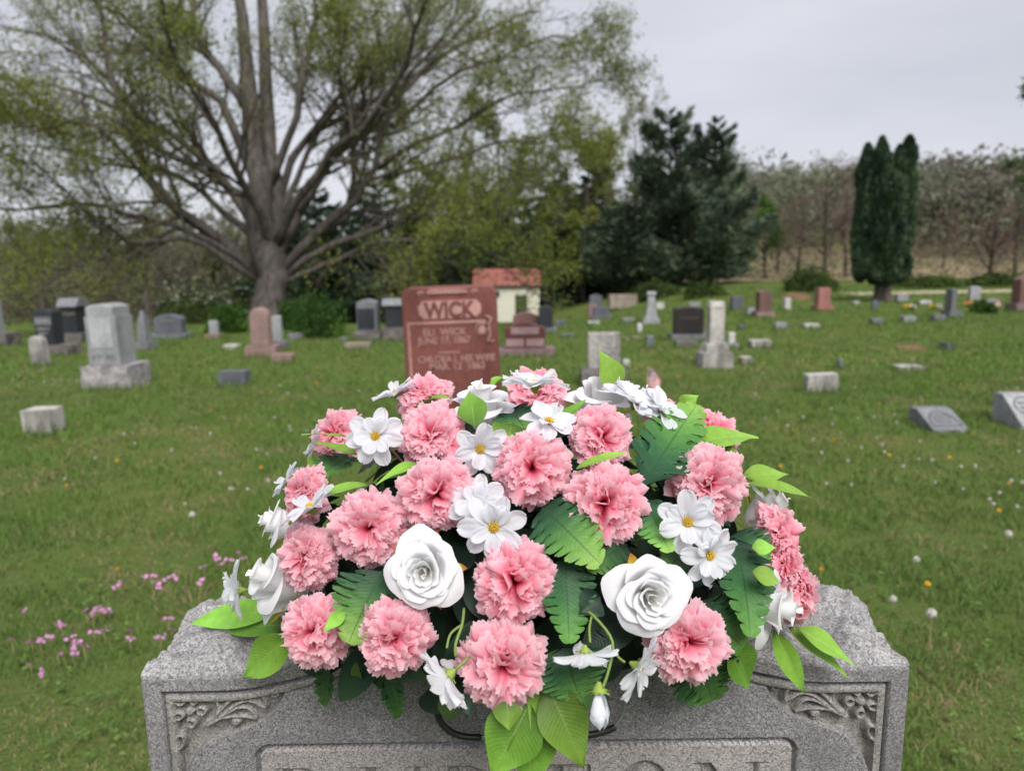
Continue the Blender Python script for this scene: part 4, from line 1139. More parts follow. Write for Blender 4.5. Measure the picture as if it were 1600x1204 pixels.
def build_graves():
    wick_stone(); shed()
    S, B = stone, block
    # ---- left side
    S('pale tall stone cut off by the left edge on a dark base', -30, 6, 466, 541, 'peak', 0.3, G_LIGHT, (20, 6, 20, G_ROUGH))
    S('dark round shouldered stone with pale lettering at the far left', 53, 100, 483, 555, 'seg', 0.30, G_DARK, (16, 6, 22, G_ROUGH), panels=[(-0.42, 0.42, 0.55, 0.80, G_BLUE)],
      rows=[(-0.36, 0.36, 0.60, 0.12), (-0.34, 0.34, 0.42, 0.07), (-0.3, 0.3, 0.30, 0.06)])
    S('black polished stone with a pale sloping cap at the left', 96, 136, 475, 538, 'flat', 0.34, G_DARK, (18, 4, 6, G_ROUGH), cap=(G_GREY, 0.16), rows=[(-0.35, 0.35, 0.62, 0.08)], rmat=CUT_TAN)
    S('small weathered rounded marker in front of the dark left stones', 46, 78, 525, 573, 'round', 0.17, MARBLE_DIRTY, None, wob=0.02, lean=-2)
    S('big light grey monument with an arched head on a rock faced base', 135, 213, 475, 608, 'shoulder', 0.42, G_LIGHT, (37, 9, 16, PALE_ROCK), panels=[(-0.36, 0.34, 0.30, 0.78, G_PANEL), (-0.42, 0.42, 0.05, 0.22, G_LIGHT)],
      rows=[(-0.34, 0.34, 0.09, 0.09)], rmat=CUT_DIM, lean=-0.6)
    obelisk('slender grey obelisk half hidden behind the big light monument', 208, 234, 486, 546, G_GREY, [('base', 0.18, 1.0, 0.95, 0.01), ('shaft', 0.62, 0.62, 0.42, 0.01), ('finial', 0.2, 0.34, 0.16, 0.01)])
    S('wide blue grey slab stone with faint lettering below the blossom shrub', 239, 292, 491, 531, 'seg', 0.25, G_BLUE, (10, 4, 8, G_GREY), rows=[(-0.28, 0.28, 0.62, 0.10)], rmat=CUT_TAN)
    S('dark rounded stone standing in the shrubs left of the maple', 333, 369, 467, 503, 'lowpeak', 0.25, G_DARK, (7, 4, 6, G_GREY))
    S('small white slab on a pinkish foot left of the pink round stone', 326, 343, 501, 531, 'flat', 0.12, G_LIGHT, (9, 5, 5, G_PINK))
    B('flat white marker lying left of the pink round stone', 348, 379, 537, 546, 0.25, WHITE_ST, 0.015)
    S('pink granite stone with a round head in front of the maple', 390, 426, 481, 559, 'round', 0.22, G_PINK, (19, 7, 12, G_PINK), wob=0.012)
    S('pale narrow stone tucked behind the pink round stone', 424, 442, 493, 548, 'seg', 0.12, G_LIGHT, (14, 5, 7, G_GREY))
    B('low pinkish block beside the pink round stone', 424, 464, 551, 568, 0.22, G_PINK, 0.015)
    B('blue grey granite block marker alone in the left lawn', 342, 394, 577, 605, 0.22, G_BLUE, 0.006, rows=[(-0.3, 0.3, 0.35, 0.25)], yaw=2)
    B('white marble block marker nearest on the left lawn', 37, 106, 634, 681, 0.22, MARBLE, 0.008, lean=-1)
    B('tiny grey marker at the foot of the green shrub', 450, 475, 520, 533, 0.2, G_GREY)
    B('second tiny grey marker left of the grey headstone with rounded shoulder', 530, 546, 526, 535, 0.2, G_GREY)
    B('low tan slab in front of the grey headstone by the reddish stone', 539, 582, 534, 547, 0.25, G_TAN, 0.01)
    S('grey headstone with a darker face and one rounded shoulder', 557, 594, 468, 534, 'seg', 0.34, G_GREY, (17, 3, 5, G_ROUGH), panels=[(-0.45, 0.40, 0.05, 0.72, G_DARK)])
    S('black capped headstone half hidden behind the reddish stone', 602, 642, 474, 533, 'flat', 0.3, G_DARK, (22, 4, 4, G_ROUGH), cap=(G_GREY, 0.12))
    # ---- centre
    S('dark stone between the reddish stone and the shed', 774, 799, 483, 505, 'flat', 0.3, G_DARK, None)
    S('brown stone behind the maroon double stone', 801, 842, 488, 520, 'seg', 0.25, G_BROWN, (8, 3, 3, G_BROWN))
    S('wide maroon double stone with three pale panels', 788, 852, 503, 557, 'serp', 0.24, G_MAROON, (13, 10, 15, G_MAUVE), panels=[(-0.34, 0.34, 0.55, 0.80, PANEL_MAUVE), (-0.47, -0.03, 0.08, 0.36, PANEL_MAUVE), (0.03, 0.47, 0.08, 0.36, PANEL_MAUVE)],
      rows=[(-0.28, 0.28, 0.62, 0.11)], rmat=CUT_DIM)
    S('dark slate stone right of the maroon double stone', 841, 864, 478, 522, 'seg', 0.22, G_DARK, (10, 2, 6, G_GREY))
    B('grey rounded block right of the dark slate stone', 867, 884, 500, 512, 0.25, G_GREY, 0.03, cat='grave marker')
    B('low dark marker on the lawn right of the maroon stone', 876, 898, 520, 528, 0.2, G_GREY)
    S('far grey upright stone left of the long tan tomb', 921, 941, 460, 482, 'seg', 0.2, G_BLUE, None)
    S('far pinkish stone in front of the grey upright one', 919, 934, 475, 498, 'flat', 0.2, G_MAUVE, None)
    S('far low grey double stone by the pinkish one', 927, 953, 480, 501, 'flat', 0.2, G_BLUE, (7, 3, 3, G_GREY), rows=[(-0.4, 0.4, 0.55, 0.18)], rmat=CUT_DIM)
    S('long low tan tomb below the pines', 949, 996, 461, 482, 'flat', 0.8, G_TAN, None, panels=[(-0.47, 0.47, 0.78, 0.98, G_TAN)], cat='tomb', name='tomb')
    obelisk('slim grey pillar monument on a stepped base', 1006, 1033, 456, 507, G_LIGHT, [('plinth', 0.14, 1.0, 0.97, 0.01), ('base', 0.12, 0.82, 0.7, 0.01), ('die', 0.22, 0.62, 0.5, 0.01), ('shaft', 0.44, 0.46, 0.40, 0.01), ('cap', 0.08, 0.54, 0.46, 0.01)])
    B('small white rounded stone right of the slim pillar', 1025, 1038, 472, 483, 0.15, WHITE_ST, 0.03)
    S('weathered streaky marble slab behind the tall green leaf', 917, 969, 520, 602, 'flat', 0.12, MARBLE_DIRTY, (26, 9, 10, G_ROUGH), wob=0.01)
    B('little white stone urn base beside the streaky slab', 973, 984, 561, 573, 0.05, WHITE_ST, 0.02, cat='urn', name='urn')
    B('flat pale marker far in the centre lawn', 917, 938, 501, 508, 0.2, WHITE_ST)
    B('low marker just left of the slim pillar', 971, 992, 496, 505, 0.2, G_LIGHT, 0.015)
    S('tiny white upright stone in front of the slim pillar', 995, 1004, 505, 521, 'round', 0.1, WHITE_ST, None)
    B('flat tan marker behind the streaky slab', 970, 983, 526, 532, 0.2, G_TAN)
    B('second flat tan marker near the small grey block', 986, 1004, 525, 532, 0.2, G_TAN)
    S('small square grey stone in the centre lawn', 1008, 1022, 525, 544, 'flat', 0.15, G_GREY, None)
    S('wide black stone with a low peaked top on a grey base', 1050, 1100, 480, 534, 'lowpeak', 0.24, G_BLACK, (12, 6, 10, G_GREY), rows=[(-0.28, 0.28, 0.55, 0.09)], rmat=mat_flat('cut_letters_dark', lin(84, 78, 74)))
    B('low grey block in front of the wide black stone', 1053, 1090, 531, 544, 0.2, G_ROUGH, 0.01)
    obelisk('weathered marble pillar with a white broken top on two steps', 1098, 1146, 472, 575, MARBLE, [('plinth', 0.22, 1.0, 0.97, 0.012), ('base', 0.14, 0.74, 0.68, 0.012), ('shaft', 0.56, 0.48, 0.45, 0.015), ('cap', 0.08, 0.49, 0.42, 0.03)])
    B('small white topped block right of the marble pillar', 1153, 1177, 556, 571, 0.2, MARBLE, 0.015)
    B('flat white topped block marker in the right centre lawn', 1167, 1206, 530, 545, 0.25, MARBLE, 0.012)
    S('small pale stone directly behind the marble pillar', 1136, 1149, 520, 545, 'flat', 0.12, WHITE_ST, (9, 3, 3, G_LIGHT))
    S('far grey stone behind the marble pillar', 1141, 1161, 463, 486, 'flat', 0.2, G_BLUE, (7, 1, 1, G_BLUE))
    S('brown peaked stone on a pinkish base right of the marble pillar', 1180, 1206, 453, 498, 'peak', 0.3, G_BROWN, (11, 4, 4, G_PINK))
    B('pale slab leaning at the foot of the brown peaked stone', 1165, 1180, 480, 492, 0.15, G_LIGHT, 0.01, lean=6)
    S('small white stone left of the salmon pink stone', 1223, 1236, 466, 485, 'flat', 0.2, WHITE_ST, (4, 1, 1, WHITE_ST))
    S('salmon pink stone left of the cedar', 1272, 1298, 450, 487, 'flat', 0.3, G_SALMON, (9, 3, 4, G_SALMON))
    B('small bluish marker below the brown peaked stone', 1152, 1164, 507, 516, 0.15, G_BLUE)
    B('small pale grey marker right of the brown peaked stone', 1208, 1229, 503, 516, 0.15, G_LIGHT)
    B('low white marker below the salmon pink stone', 1252, 1281, 505, 514, 0.2, WHITE_ST, 0.02)
    B('white flat topped stone behind the black stone', 1075, 1094, 472, 482, 0.2, G_LIGHT, 0.015)
    # ---- right side
    B('pale leaning block marker in the right middle lawn', 1254, 1310, 582, 615, 0.16, MARBLE, 0.008, lean=-2, yaw=-3)
    S('little grey post stone behind the leaning block marker', 1308, 1317, 561, 577, 'flat', 0.08, G_GREY, None, cat='post', name='stone_post')
    B('flat broken white slab lying in the right lawn', 1392, 1446, 569, 581, 0.25, MARBLE, 0.03)
    slant_marker('slant faced grey marker with an arched carving in the right lawn', 1423, 1496, 637, 676, G_GREY, True)
    slant_marker('slant faced pale marker with an oval cut by the right edge', 1555, 1632, 614, 672, G_LIGHT, False)
    B('grey tilted marker beside the bare soil patch', 1464, 1491, 535, 549, 0.22, G_BLUE, 0.02, lean=10)
    S('grey two faced stone on a rough base at the far right', 1472, 1499, 452, 498, 'flat', 0.5, G_GREY, (11, 3, 8, G_GREY), yaw=-14)
    S('pale rounded stone by the gravel path at the far right', 1512, 1533, 447, 472, 'seg', 0.15, G_LIGHT, None)
    S('brown stone with a pale pitched top at the right edge', 1580, 1612, 432, 487, 'peak', 0.35, G_BROWN, (13, 6, 6, G_MAUVE))
    B('grey block to the right of the cedar trunk', 1396, 1419, 459, 474, 0.25, G_LIGHT)
    B('low white stone right of the cedar', 1433, 1456, 469, 478, 0.2, WHITE_ST, 0.02)
    B('grey flat marker below the cedar', 1356, 1381, 497, 508, 0.2, G_GREY)
    B('white topped flat marker right below the cedar', 1405, 1431, 493, 505, 0.2, G_LIGHT)
    B('dark topped flat marker left of the two faced stone', 1452, 1478, 491, 503, 0.2, G_GREY)
    S('tiny round grey stone in front of the cedar trunk', 1361, 1373, 469, 486, 'round', 0.1, G_BLUE, None)
    B('pale low stone beside the round green shrub', 1536, 1560, 467, 475, 0.2, G_LIGHT)
    B('faint flat white marker near the cedar', 1330, 1343, 470, 477, 0.2, WHITE_ST)
    # mound, soil, shrub, flags, flowers
    p, d = gpt(1243, 466); s = d / F_PX
    g = np.linspace(-1, 1, 15); A, Bm = np.meshgrid(g, g, indexing='ij'); r = np.sqrt(A ** 2 + Bm ** 2)
    Z = np.clip(1 - r ** 2, 0, 1) ** 0.8 * (10 * s) + (fbm(np.stack([A * 3, Bm * 3, A * 0], -1).reshape(-1, 3), 3).reshape(A.shape)) * 0.12 - 0.03
    soil = mat_stone('soil', lin(128, 96, 72), lin(150, 116, 88), lin(98, 74, 58), 30, 4, bump=0.8, bdist=0.02)
    o = link('dirt_mound', np_mesh('dirt_mound', np.stack([A * 23 * s, Bm * 1.0, Z], -1).reshape(-1, 3), grid_faces(15, 15)), None, soil); o.location = p
    tag(o, 'low mound of brown earth at the field edge', 'dirt mound')
    p, d = gpt(1425, 544); s = d / F_PX
    Z = np.clip(1 - r ** 2, 0, 1) * 0.05 + 0.0 - 0.03 * r
    o = link('soil_patch', np_mesh('soil_patch', np.stack([A * 28 * s, Bm * 0.55, Z + fbm(np.stack([A * 4, Bm * 4, A * 0], -1).reshape(-1, 3), 3).reshape(A.shape) * 0.05], -1).reshape(-1, 3), grid_faces(15, 15)), None, soil); o.location = p
    tag(o, 'bare settled soil of a grave beside the tilted marker', kind='structure')
    p, d = gpt(1537, 490); s = d / F_PX
    bush('shrub', 'round clipped green shrub near the right edge', p, 20 * s, 14 * s, 19 * s, LEAF_BRIGHT, 2200, 0.07, tint_bias=-0.1)
    flag('small striped flag on a stick in the lawn behind the white flowers', 1009, 572, 622, 22, 1.0)
    flag('tiny striped flag beside the round clipped shrub', 1553, 464, 488, 9, 0.6)
    petal = {c: mat_flat('bloom_' + c, v, 0.8) for c, v in dict(red=lin(190, 50, 80), white=lin(225, 215, 220), yellow=lin(235, 190, 60), orange=lin(235, 150, 100)).items()}
    for lab, u, v, cols in [('red and white flower bunch at the foot of the blue grey slab stone', 258, 530, ('red', 'white')), ('yellow grave flowers right of the cedar', 1418, 484, ('yellow', 'white')), ('orange grave flowers beside the round clipped shrub', 1512, 479, ('orange', 'yellow')), ('pale yellow flowers left of the two faced stone', 1458, 484, ('yellow', 'white'))]:
        p, d = gpt(u, v); s = d / F_PX
        root = empty('flower_bunch', p + np.array([0, -0.12, 0])); tag(root, lab, 'flowers')
        for j, c in enumerate(cols):
            q = rnd_dirs(160) * np.array([5 * s, 5 * s, 3 * s]) + np.array([(j - 0.5) * 9 * s, 0, 6 * s])
            V, Fq, T = leaf_cards(q[:70], 2.0 * s); link('blossom', np_mesh('blossom', V, Fq, smooth=False), root, petal[c])
        q = rnd_dirs(120) * np.array([7 * s, 5 * s, 2.5 * s]) + np.array([0, 0, 2.5 * s])
        V, Fq, T = leaf_cards(q, 4.0 * s); link('leaves', np_mesh('leaves', V, Fq, {'tint': T}, smooth=False), root, LEAF_BRIGHT)

build_graves()

def grass_round_stones():
    X, Y = [], []
    for (x, y, w, t) in FEET:
        if y > 24: continue
        n = int(260 * (w + t))
        side = RNG.random(n); e = np.abs(RNG.normal(size=n)) * 0.03 + 0.005
        u = RNG.random(n) - 0.5; f = side < w / (w + t)
        sg = np.where(RNG.random(n) < 0.7, -1, 1)
        X.append(x + np.where(f, u * (w + 0.05), sg * -1 * (w / 2 + e))); Y.append(y + np.where(f, sg * (t / 2 + e), u * (t + 0.05)))
    x = np.concatenate(X); y = np.concatenate(Y); n = len(x)
    h = 0.06 + 0.09 * RNG.random(n) ** 1.5; wd = 0.0035 + 0.0004 * y
    a = RNG.random(n) * 6.28; b = RNG.random(n) * 6.28; z = ground_z(x, y) - 0.005
    dx, dy, wx, wy = np.cos(b) * h * 0.3, np.sin(b) * h * 0.3, np.cos(a) * wd, np.sin(a) * wd
    V = np.stack([np.stack([x - wx, y - wy, z], -1), np.stack([x + wx, y + wy, z], -1), np.stack([x + dx, y + dy, z + h], -1)], 1).reshape(-1, 3)
    tint = np.repeat(np.clip(0.62 + 0.2 * RNG.normal(size=n), 0.2, 1), 3)
    o = link('grass', np_mesh('grass', V, np.arange(3 * n).reshape(-1, 3), {'tint': tint}), mat=bpy.data.materials['grass_blades'])
    tag(o, 'longer unmown grass round the feet of the stones', kind='stuff')

grass_round_stones()

# ================================================================== THE NEAR HEADSTONE
YF = 0.804                                    # front face
XC, SW, ST = 0.011, 0.922, 0.235              # centre, width, thickness
ZS = 0.967                                    # shoulder height

def z_top(x):
    return ZS + 0.075 * (1 - sstep(0.04, 0.37, np.abs(x)))

def front_px(u, v):
    """photograph pixel to x (from the stone's centre) and z on the front face"""
    r = ray(u, v); k = YF / r[1]
    return r[0] * k - XC, CAM[2] + r[2] * k

def seg_dist(P, A, B):
    d = B - A; t = np.clip(((P - A) @ d) / (d @ d), 0, 1)
    return np.linalg.norm(P - (A + t[:, None] * d), axis=1), t

def near_headstone():
    gran = mat_stone('granite_near', lin(122, 119, 122), lin(172, 169, 170), lin(42, 44, 50), 760, 9, rough=0.7, bump=0.25, bdist=0.0012, stain=lin(86, 82, 80), stain_amt=0.5)
    rock = mat_stone('granite_near_rough', lin(160, 158, 158), lin(206, 203, 200), lin(82, 83, 92), 560, 14, rough=0.85, bump=0.8, bdist=0.003, stain=lin(70, 68, 68), stain_amt=0.35)
    relief = mat_stone('granite_near_carved', lin(130, 126, 123), lin(168, 162, 157), lin(64, 63, 66), 700, 9, rough=0.8, bump=0.35, bdist=0.0012)
    plate = mat_stone('granite_near_plate', lin(142, 136, 134), lin(178, 173, 170), lin(64, 63, 67), 760, 10, rough=0.75, bump=0.3, bdist=0.0012)
    root = empty('headstone', (XC, YF, 0.0)); tag(root, 'large near grey granite headstone with carved corners carrying the flower saddle', 'headstone')
    nx, nz = 660, 240
    xs = np.linspace(-SW / 2, SW / 2, nx); q = np.concatenate([np.linspace(0, 1, nz)])
    X = np.repeat(xs[None], nz, 0); zt = z_top(xs)
    zb = 0.68
    Z = zt[None] * (1 - q[:, None]) + zb * q[:, None]
    eta = zt[None] - Z; ax = np.abs(X)
    D = np.zeros_like(X); reg = np.zeros(X.shape, int)
    inner = (eta > 0.0225) & (ax < SW / 2 - 0.0255)
    grv = lambda dist, w, dep: dep * np.clip(1 - (dist / w) ** 2, 0, 1)
    dl = np.minimum(eta - 0.0225, (SW / 2 - 0.0255) - ax)          # distance inside the border line
    D = np.maximum(D, grv(dl, 0.0030, 0.011))
    band = (dl > 0.0022) & (dl < 0.0115)
    D = np.where(band, 0.0012 * ((dl - 0.007) / 0.0045) ** 2, D); reg[band] = 1
    fld = dl >= 0.0115
    D = np.where(fld, 0.0022 + np.minimum((dl - 0.0115) / 0.003, 1) * 0.0, D)
    D = np.where(fld, np.maximum(D, grv(dl - 0.0130, 0.0022, 0.008)), D)
    # corner carving
    a = SW / 2 - 0.0255 - 0.0115 - ax; b = eta - 0.0225 - 0.0115
    bmax = np.interp(a, [-1, 0, 0.010, 0.032, 0.060, 0.106, 0.125, 0.142], [0.13, 0.115, 0.088, 0.058, 0.046, 0.032, 0.017, -0.01])
    corner = fld & (b < bmax + 0.004) & (a < 0.16) & (b > 0)
    sink = 0.0135 * sstep(0.0, 0.004, bmax - b)
    Dc = 0.0022 + sink
    P = np.stack([-ax[corner], Z[corner]], -1)                   # left corner coordinates for both sides
    up = np.zeros(len(P))
    def C(cx, cy): return np.array(front_px(200 + cx / 5.714, 1030 + cy / 5.714))
    zfix = z_top(np.array([-0.40]))[0] - z_top(P[:, 0])           # carving follows the curved top a little
    def ring(cx, cy, rx, ry, rot, solid=False, h=0.0140):
        nonlocal up
        c = C(cx, cy); rx *= 1 / 5.714 * 0.000775; ry *= 1 / 5.714 * 0.000775
        rr = math.radians(rot); d = P - c
        u = (d[:, 0] * math.cos(rr) - d[:, 1] * -math.sin(rr)) / rx; w = (-d[:, 0] * math.sin(rr) * -1 + d[:, 1] * math.cos(rr)) / ry
        u = (d[:, 0] * math.cos(rr) + d[:, 1] * math.sin(rr)) / rx; w = (-d[:, 0] * math.sin(rr) + d[:, 1] * math.cos(rr)) / ry
        r = np.sqrt(u * u + w * w)
        body = np.sqrt(np.clip(1.08 - r, 0, 1)) * 1.5
        prof = np.minimum(body, 1.0)
        if not solid: prof = prof * (1 - 0.85 * np.exp(-(r / 0.42) ** 4))
        up = np.maximum(up, h * prof)
    def arc(pts, w0, w1, h=0.0140, n=14):
        nonlocal up
        Q = smooth_path(np.array([C(*p) for p in pts]), n); ws = np.linspace(w0, w1, n) / 5.714 * 0.000775
        for k in range(n - 1):
            dd, t = seg_dist(P, Q[k], Q[k + 1])
            w = ws[k] * (1 - t) + ws[k + 1] * t
            up = np.maximum(up, h * np.sqrt(np.clip(1.05 - (dd / w) ** 2, 0, 1)))
    ring(440, 392, 68, 50, -38); ring(577, 382, 46, 66, -22); ring(642, 478, 56, 56, 10); ring(548, 588, 52, 62, 12); ring(434, 525, 70, 52, 15)
    ring(540, 478, 46, 46, 0, True)
    ring(452, 752, 52, 112, -14, h=0.0145)
    ring(855, 338, 44, 44, 0); ring(1300, 318, 52, 52, 0); ring(955, 570, 54, 42, 0, True)
    arc([(672, 362), (735, 350), (782, 395), (790, 460), (752, 520), (700, 560), (668, 602)], 16, 20)
    arc([(705, 590), (790, 500), (880, 400), (980, 330), (1090, 298), (1180, 330), (1220, 400), (1222, 448)], 34, 14)
    arc([(780, 560), (880, 470), (990, 400), (1090, 385), (1160, 420), (1216, 445)], 24, 13)
    arc([(700, 600), (800, 545), (900, 480), (1000, 440), (1080, 460), (1132, 545)], 30, 14)
    arc([(690, 600), (810, 545), (920, 525), (1040, 525), (1135, 545)], 22, 12)
    arc([(560, 330), (600, 350)], 8, 8)
    Dc_c = Dc[corner] - up
    Dc[corner] = Dc_c
    D[corner] = np.maximum(Dc[corner], -0.002); reg[corner & (sink > 0.003)] = 2
    # name plate with rounded corners
    zp = 0.8695
    dx = np.abs(X - 0.000) - (0.327 - 0.014); dz = np.abs(Z - (zp - 0.14)) - (0.14 - 0.014)
    sd = np.minimum(np.maximum(dx, dz), 0) + np.hypot(np.maximum(dx, 0), np.maximum(dz, 0)) - 0.014
    D = np.maximum(D, np.where(np.abs(sd - 0.002) < 0.004, 0.011 * np.clip(1 - ((sd - 0.001) / 0.0034) ** 2, 0, 1) ** 0.5, 0))
    pl = sd < -0.001
    D = np.where(sd < -0.002, np.minimum(0.0004, D), D); reg[pl] = 3
    # lettering BURTON cut into the plate: strokes with serifs
    lt = np.full(X.shape, 9.0)
    zl1 = front_px(800, 1196.5)[1]; hl = 0.088; zl0 = zl1 - hl
    def bar(x0, x1, z0, z1):
        nonlocal lt
        ddx = np.maximum(x0 - X, X - x1); ddz = np.maximum(z0 - Z, Z - z1)
        lt = np.minimum(lt, np.maximum(ddx, ddz))
    def quad(xa, xb, xc, xd):                     # slanted stroke from (xa..xb at top) to (xc..xd at bottom)
        nonlocal lt
        t = (zl1 - Z) / hl; l = xa + (xc - xa) * t; r = xb + (xd - xb) * t
        lt = np.minimum(lt, np.maximum(np.maximum(l - X, X - r), np.maximum(zl0 - Z, Z - zl1)))
    def bowl(cx, cz, rx, rz, sw, half=None):
        nonlocal lt
        r = np.hypot((X - cx) / rx, (Z - cz) / rz)
        th = sw * (0.35 + 0.65 * np.abs(X - cx) / rx) / min(rx, rz)
        s = np.abs(r - 1 + th / 2) - th / 2
        s = s * min(rx, rz)
        if half == 'R': s = np.maximum(s, cx - X)
        if half == 'D': s = np.maximum(s, Z - cz)
        lt = np.minimum(lt, s)
    LX = lambda u: front_px(u, 1198)[0]
    sw = 0.0125; sf = 0.0022
    u0 = LX(430); bar(u0, u0 + 0.034, zl1 - sf, zl1); bar(u0, u0 + 0.034, zl0, zl0 + sf); bar(u0 + 0.008, u0 + 0.008 + sw, zl0, zl1)
    bowl(u0 + 0.030, zl1 - hl * 0.24, 0.028, hl * 0.24, sw, 'R'); bowl(u0 + 0.032, zl0 + hl * 0.26, 0.032, hl * 0.26, sw, 'R')
    u0 = LX(561); w_ = LX(668) - u0; bar(u0, u0 + 0.026, zl1 - sf, zl1); bar(u0 + w_ - 0.026, u0 + w_, zl1 - sf, zl1); bar(u0 + 0.007, u0 + 0.007 + sw, zl0 + 0.03, zl1); bar(u0 + w_ - 0.016, u0 + w_ - 0.010, zl0 + 0.03, zl1)
    bowl(u0 + w_ / 2 - 0.001, zl0 + 0.03, w_ / 2 - 0.0075, 0.03, sw * 0.8, 'D')
    u0 = LX(690); bar(u0, u0 + 0.034, zl1 - sf, zl1); bar(u0, u0 + 0.028, zl0, zl0 + sf); bar(u0 + 0.008, u0 + 0.008 + sw, zl0, zl1)
    bowl(u0 + 0.030, zl1 - hl * 0.26, 0.030, hl * 0.26, sw, 'R'); quad(u0 - 0.012, u0 + 0.004, u0 + 0.056, u0 + 0.072) if False else bar(u0 + 0.045, u0 + 0.045 + sw, zl0, zl0 + hl * 0.42)
    u0 = LX(822); u1 = LX(922); cxm = (u0 + u1) / 2; bar(u0, u1, zl1 - 0.0035, zl1); bar(u0, u0 + 0.003, zl1 - 0.02, zl1); bar(u1 - 0.003, u1, zl1 - 0.02, zl1); bar(cxm - sw / 2, cxm + sw / 2, zl0, zl1); bar(cxm - 0.015, cxm + 0.015, zl0, zl0 + sf)
    u0 = LX(968); u1 = LX(1048); bowl((u0 + u1) / 2, (zl0 + zl1) / 2 + 0.001, (u1 - u0) / 2 + 0.002, hl / 2 + 0.003, sw)
    u0 = LX(1084); u1 = LX(1198); bar(u0, u0 + 0.018, zl1 - sf, zl1); bar(u1 - 0.026, u1, zl1 - sf, zl1); bar(u0 + 0.009, u0 + 0.0145, zl0, zl1); bar(u1 - 0.016, u1 - 0.010, zl0, zl1); bar(u0, u0 + 0.026, zl0, zl0 + sf)
    quad(u0 + 0.005, u0 + 0.021, u1 - 0.026, u1 - 0.010)
    inl = (lt < 0.0004) & pl
    D = np.where(inl, 0.010 * np.clip(-lt / 0.0016 + 0.25, 0, 1), D); reg[inl] = 4
    Yl = D + 0.0004 * fbm(np.stack([X * 40, Z * 40, X * 0], -1).reshape(-1, 3), 2).reshape(X.shape)
    # chipped arris at the top edge
    chip = fbm(np.stack([xs * 60, xs * 0 + 2, xs * 0], -1), 4)
    edge = np.clip(1 - eta / 0.004, 0, 1)
    Yl = Yl + edge * (0.002 + 0.004 * np.clip(chip, 0, 1))[None]
    sidew = np.clip(1 - (SW / 2 - ax) / 0.003, 0, 1)
    Yl = Yl + sidew * 0.0025
    V = np.stack([X, Yl, Z], -1).reshape(-1, 3)
    Fq = grid_faces(nz, nx)[:, ::-1]
    fr = reg[:-1, :-1].ravel()
    side = (X[:-1, :-1].ravel() > 0)
    def sub(name, mask, parent, mat):
        f = Fq[mask]; used, inv = np.unique(f, return_inverse=True)
        return link(name, np_mesh(name, V[used], inv.reshape(f.shape)), parent, mat)
    sub('front_face', fr == 0, root, gran)
    sub('border_moulding', fr == 1, root, relief)
    for s_, lb in ((False, 'left'), (True, 'right')):
        sub('carved_spray', (fr == 2) & (side == s_), root, relief)
    pn = sub('name_plate', fr == 3, root, plate)
    sub('lettering', fr == 4, pn, relief)
    # rock pitched top
    nd = 110
    xs2 = np.linspace(-SW / 2, SW / 2, 420); yd = np.linspace(0, 1, nd)
    X2, Q = np.meshgrid(xs2, yd)
    Y2 = Q * ST
    pn3 = np.stack([X2, Y2, X2 * 0], -1).reshape(-1, 3)
    n1 = fbm(pn3 * 11 + 4, 3).reshape(X2.shape); n2 = fbm(pn3 * 38 + 9, 4).reshape(X2.shape); n3 = np.abs(fbm(pn3 * 24 + 2, 4).reshape(X2.shape))
    n4 = fbm(pn3 * 120 + 5, 2).reshape(X2.shape)
    grow = sstep(0.0, 0.16, Q)
    z2 = z_top(X2) + 0.028 * np.sin(np.clip(Q * 1.15, 0, 1) * np.pi) ** 0.8 + grow * (0.046 * n1 + 0.024 * n2 - 0.045 * n3 + 0.007 * n4) + (1 - grow) * 0.003 * n2
    z2 = z2 - 0.010 * sstep(SW / 2 - 0.035, SW / 2, np.abs(X2)) * grow
    chip2 = 0.002 + 0.004 * np.clip(np.interp(xs2, xs, chip), 0, 1)
    Y2 = Y2 + (1 - sstep(0, 0.05, Q)) * chip2[None] + 0.03 * fbm(np.stack([X2 * 9, Q * 0, Q * 0 + 7], -1).reshape(-1, 3), 3).reshape(X2.shape) * Q ** 3
    z2[0] = z_top(xs2) - 0.0002
    Xj = X2 + grow * 0.012 * fbm(np.stack([Q * 9, X2 * 3, X2 * 0 + 3], -1).reshape(-1, 3), 4).reshape(X2.shape) * np.clip((np.abs(X2) - SW / 2 + 0.06) / 0.06, 0, 1)
    link('rough_top', np_mesh('rough_top', np.stack([Xj, Y2, z2], -1).reshape(-1, 3), grid_faces(nd, 420)), root, rock)
    # rough sides and back
    for sgn, c in ((-1, 0), (1, -1)):
        nzs = 90; tq = np.linspace(0, 1, nzs)[:, None]
        ys = Y2[:, c][None]; zs = z2[:, c][None] * (1 - tq) + 0.16 * tq
        xx = Xj[:, c][None] * np.ones_like(zs) + sgn * sstep(0, 0.1, Q[:, 0])[None] * (1 - (1 - tq) ** 30) * 0.0
        pp = np.stack([xx * 0 + sgn, ys + 0 * zs, zs], -1).reshape(-1, 3)
        bulge = (0.020 * fbm(pp * 14, 4) + 0.006).reshape(zs.shape) * sstep(0, 0.14, Q[:, 0])[None] * sstep(0, 0.03, tq)
        Fs = grid_faces(nzs, nd)
        link('rough_side', np_mesh('rough_side', np.stack([xx + sgn * bulge, ys + 0 * zs, zs], -1).reshape(-1, 3), Fs if sgn < 0 else Fs[:, ::-1]), root, rock)
    tq = np.linspace(0, 1, 30)[:, None]
    zs = z2[-1][None] * (1 - tq) + 0.16 * tq
    link('back_face', np_mesh('back_face', np.stack([Xj[-1][None] + 0 * zs, Y2[-1][None] + 0 * zs, zs], -1).reshape(-1, 3), grid_faces(30, 420)), root, rock)
    m = MB(); m.box(-SW / 2, SW / 2, 0.0006, ST * 0.9, 0.16, zb + 0.003)
    link('lower_face', m.mesh('lower_face'), root, gran)
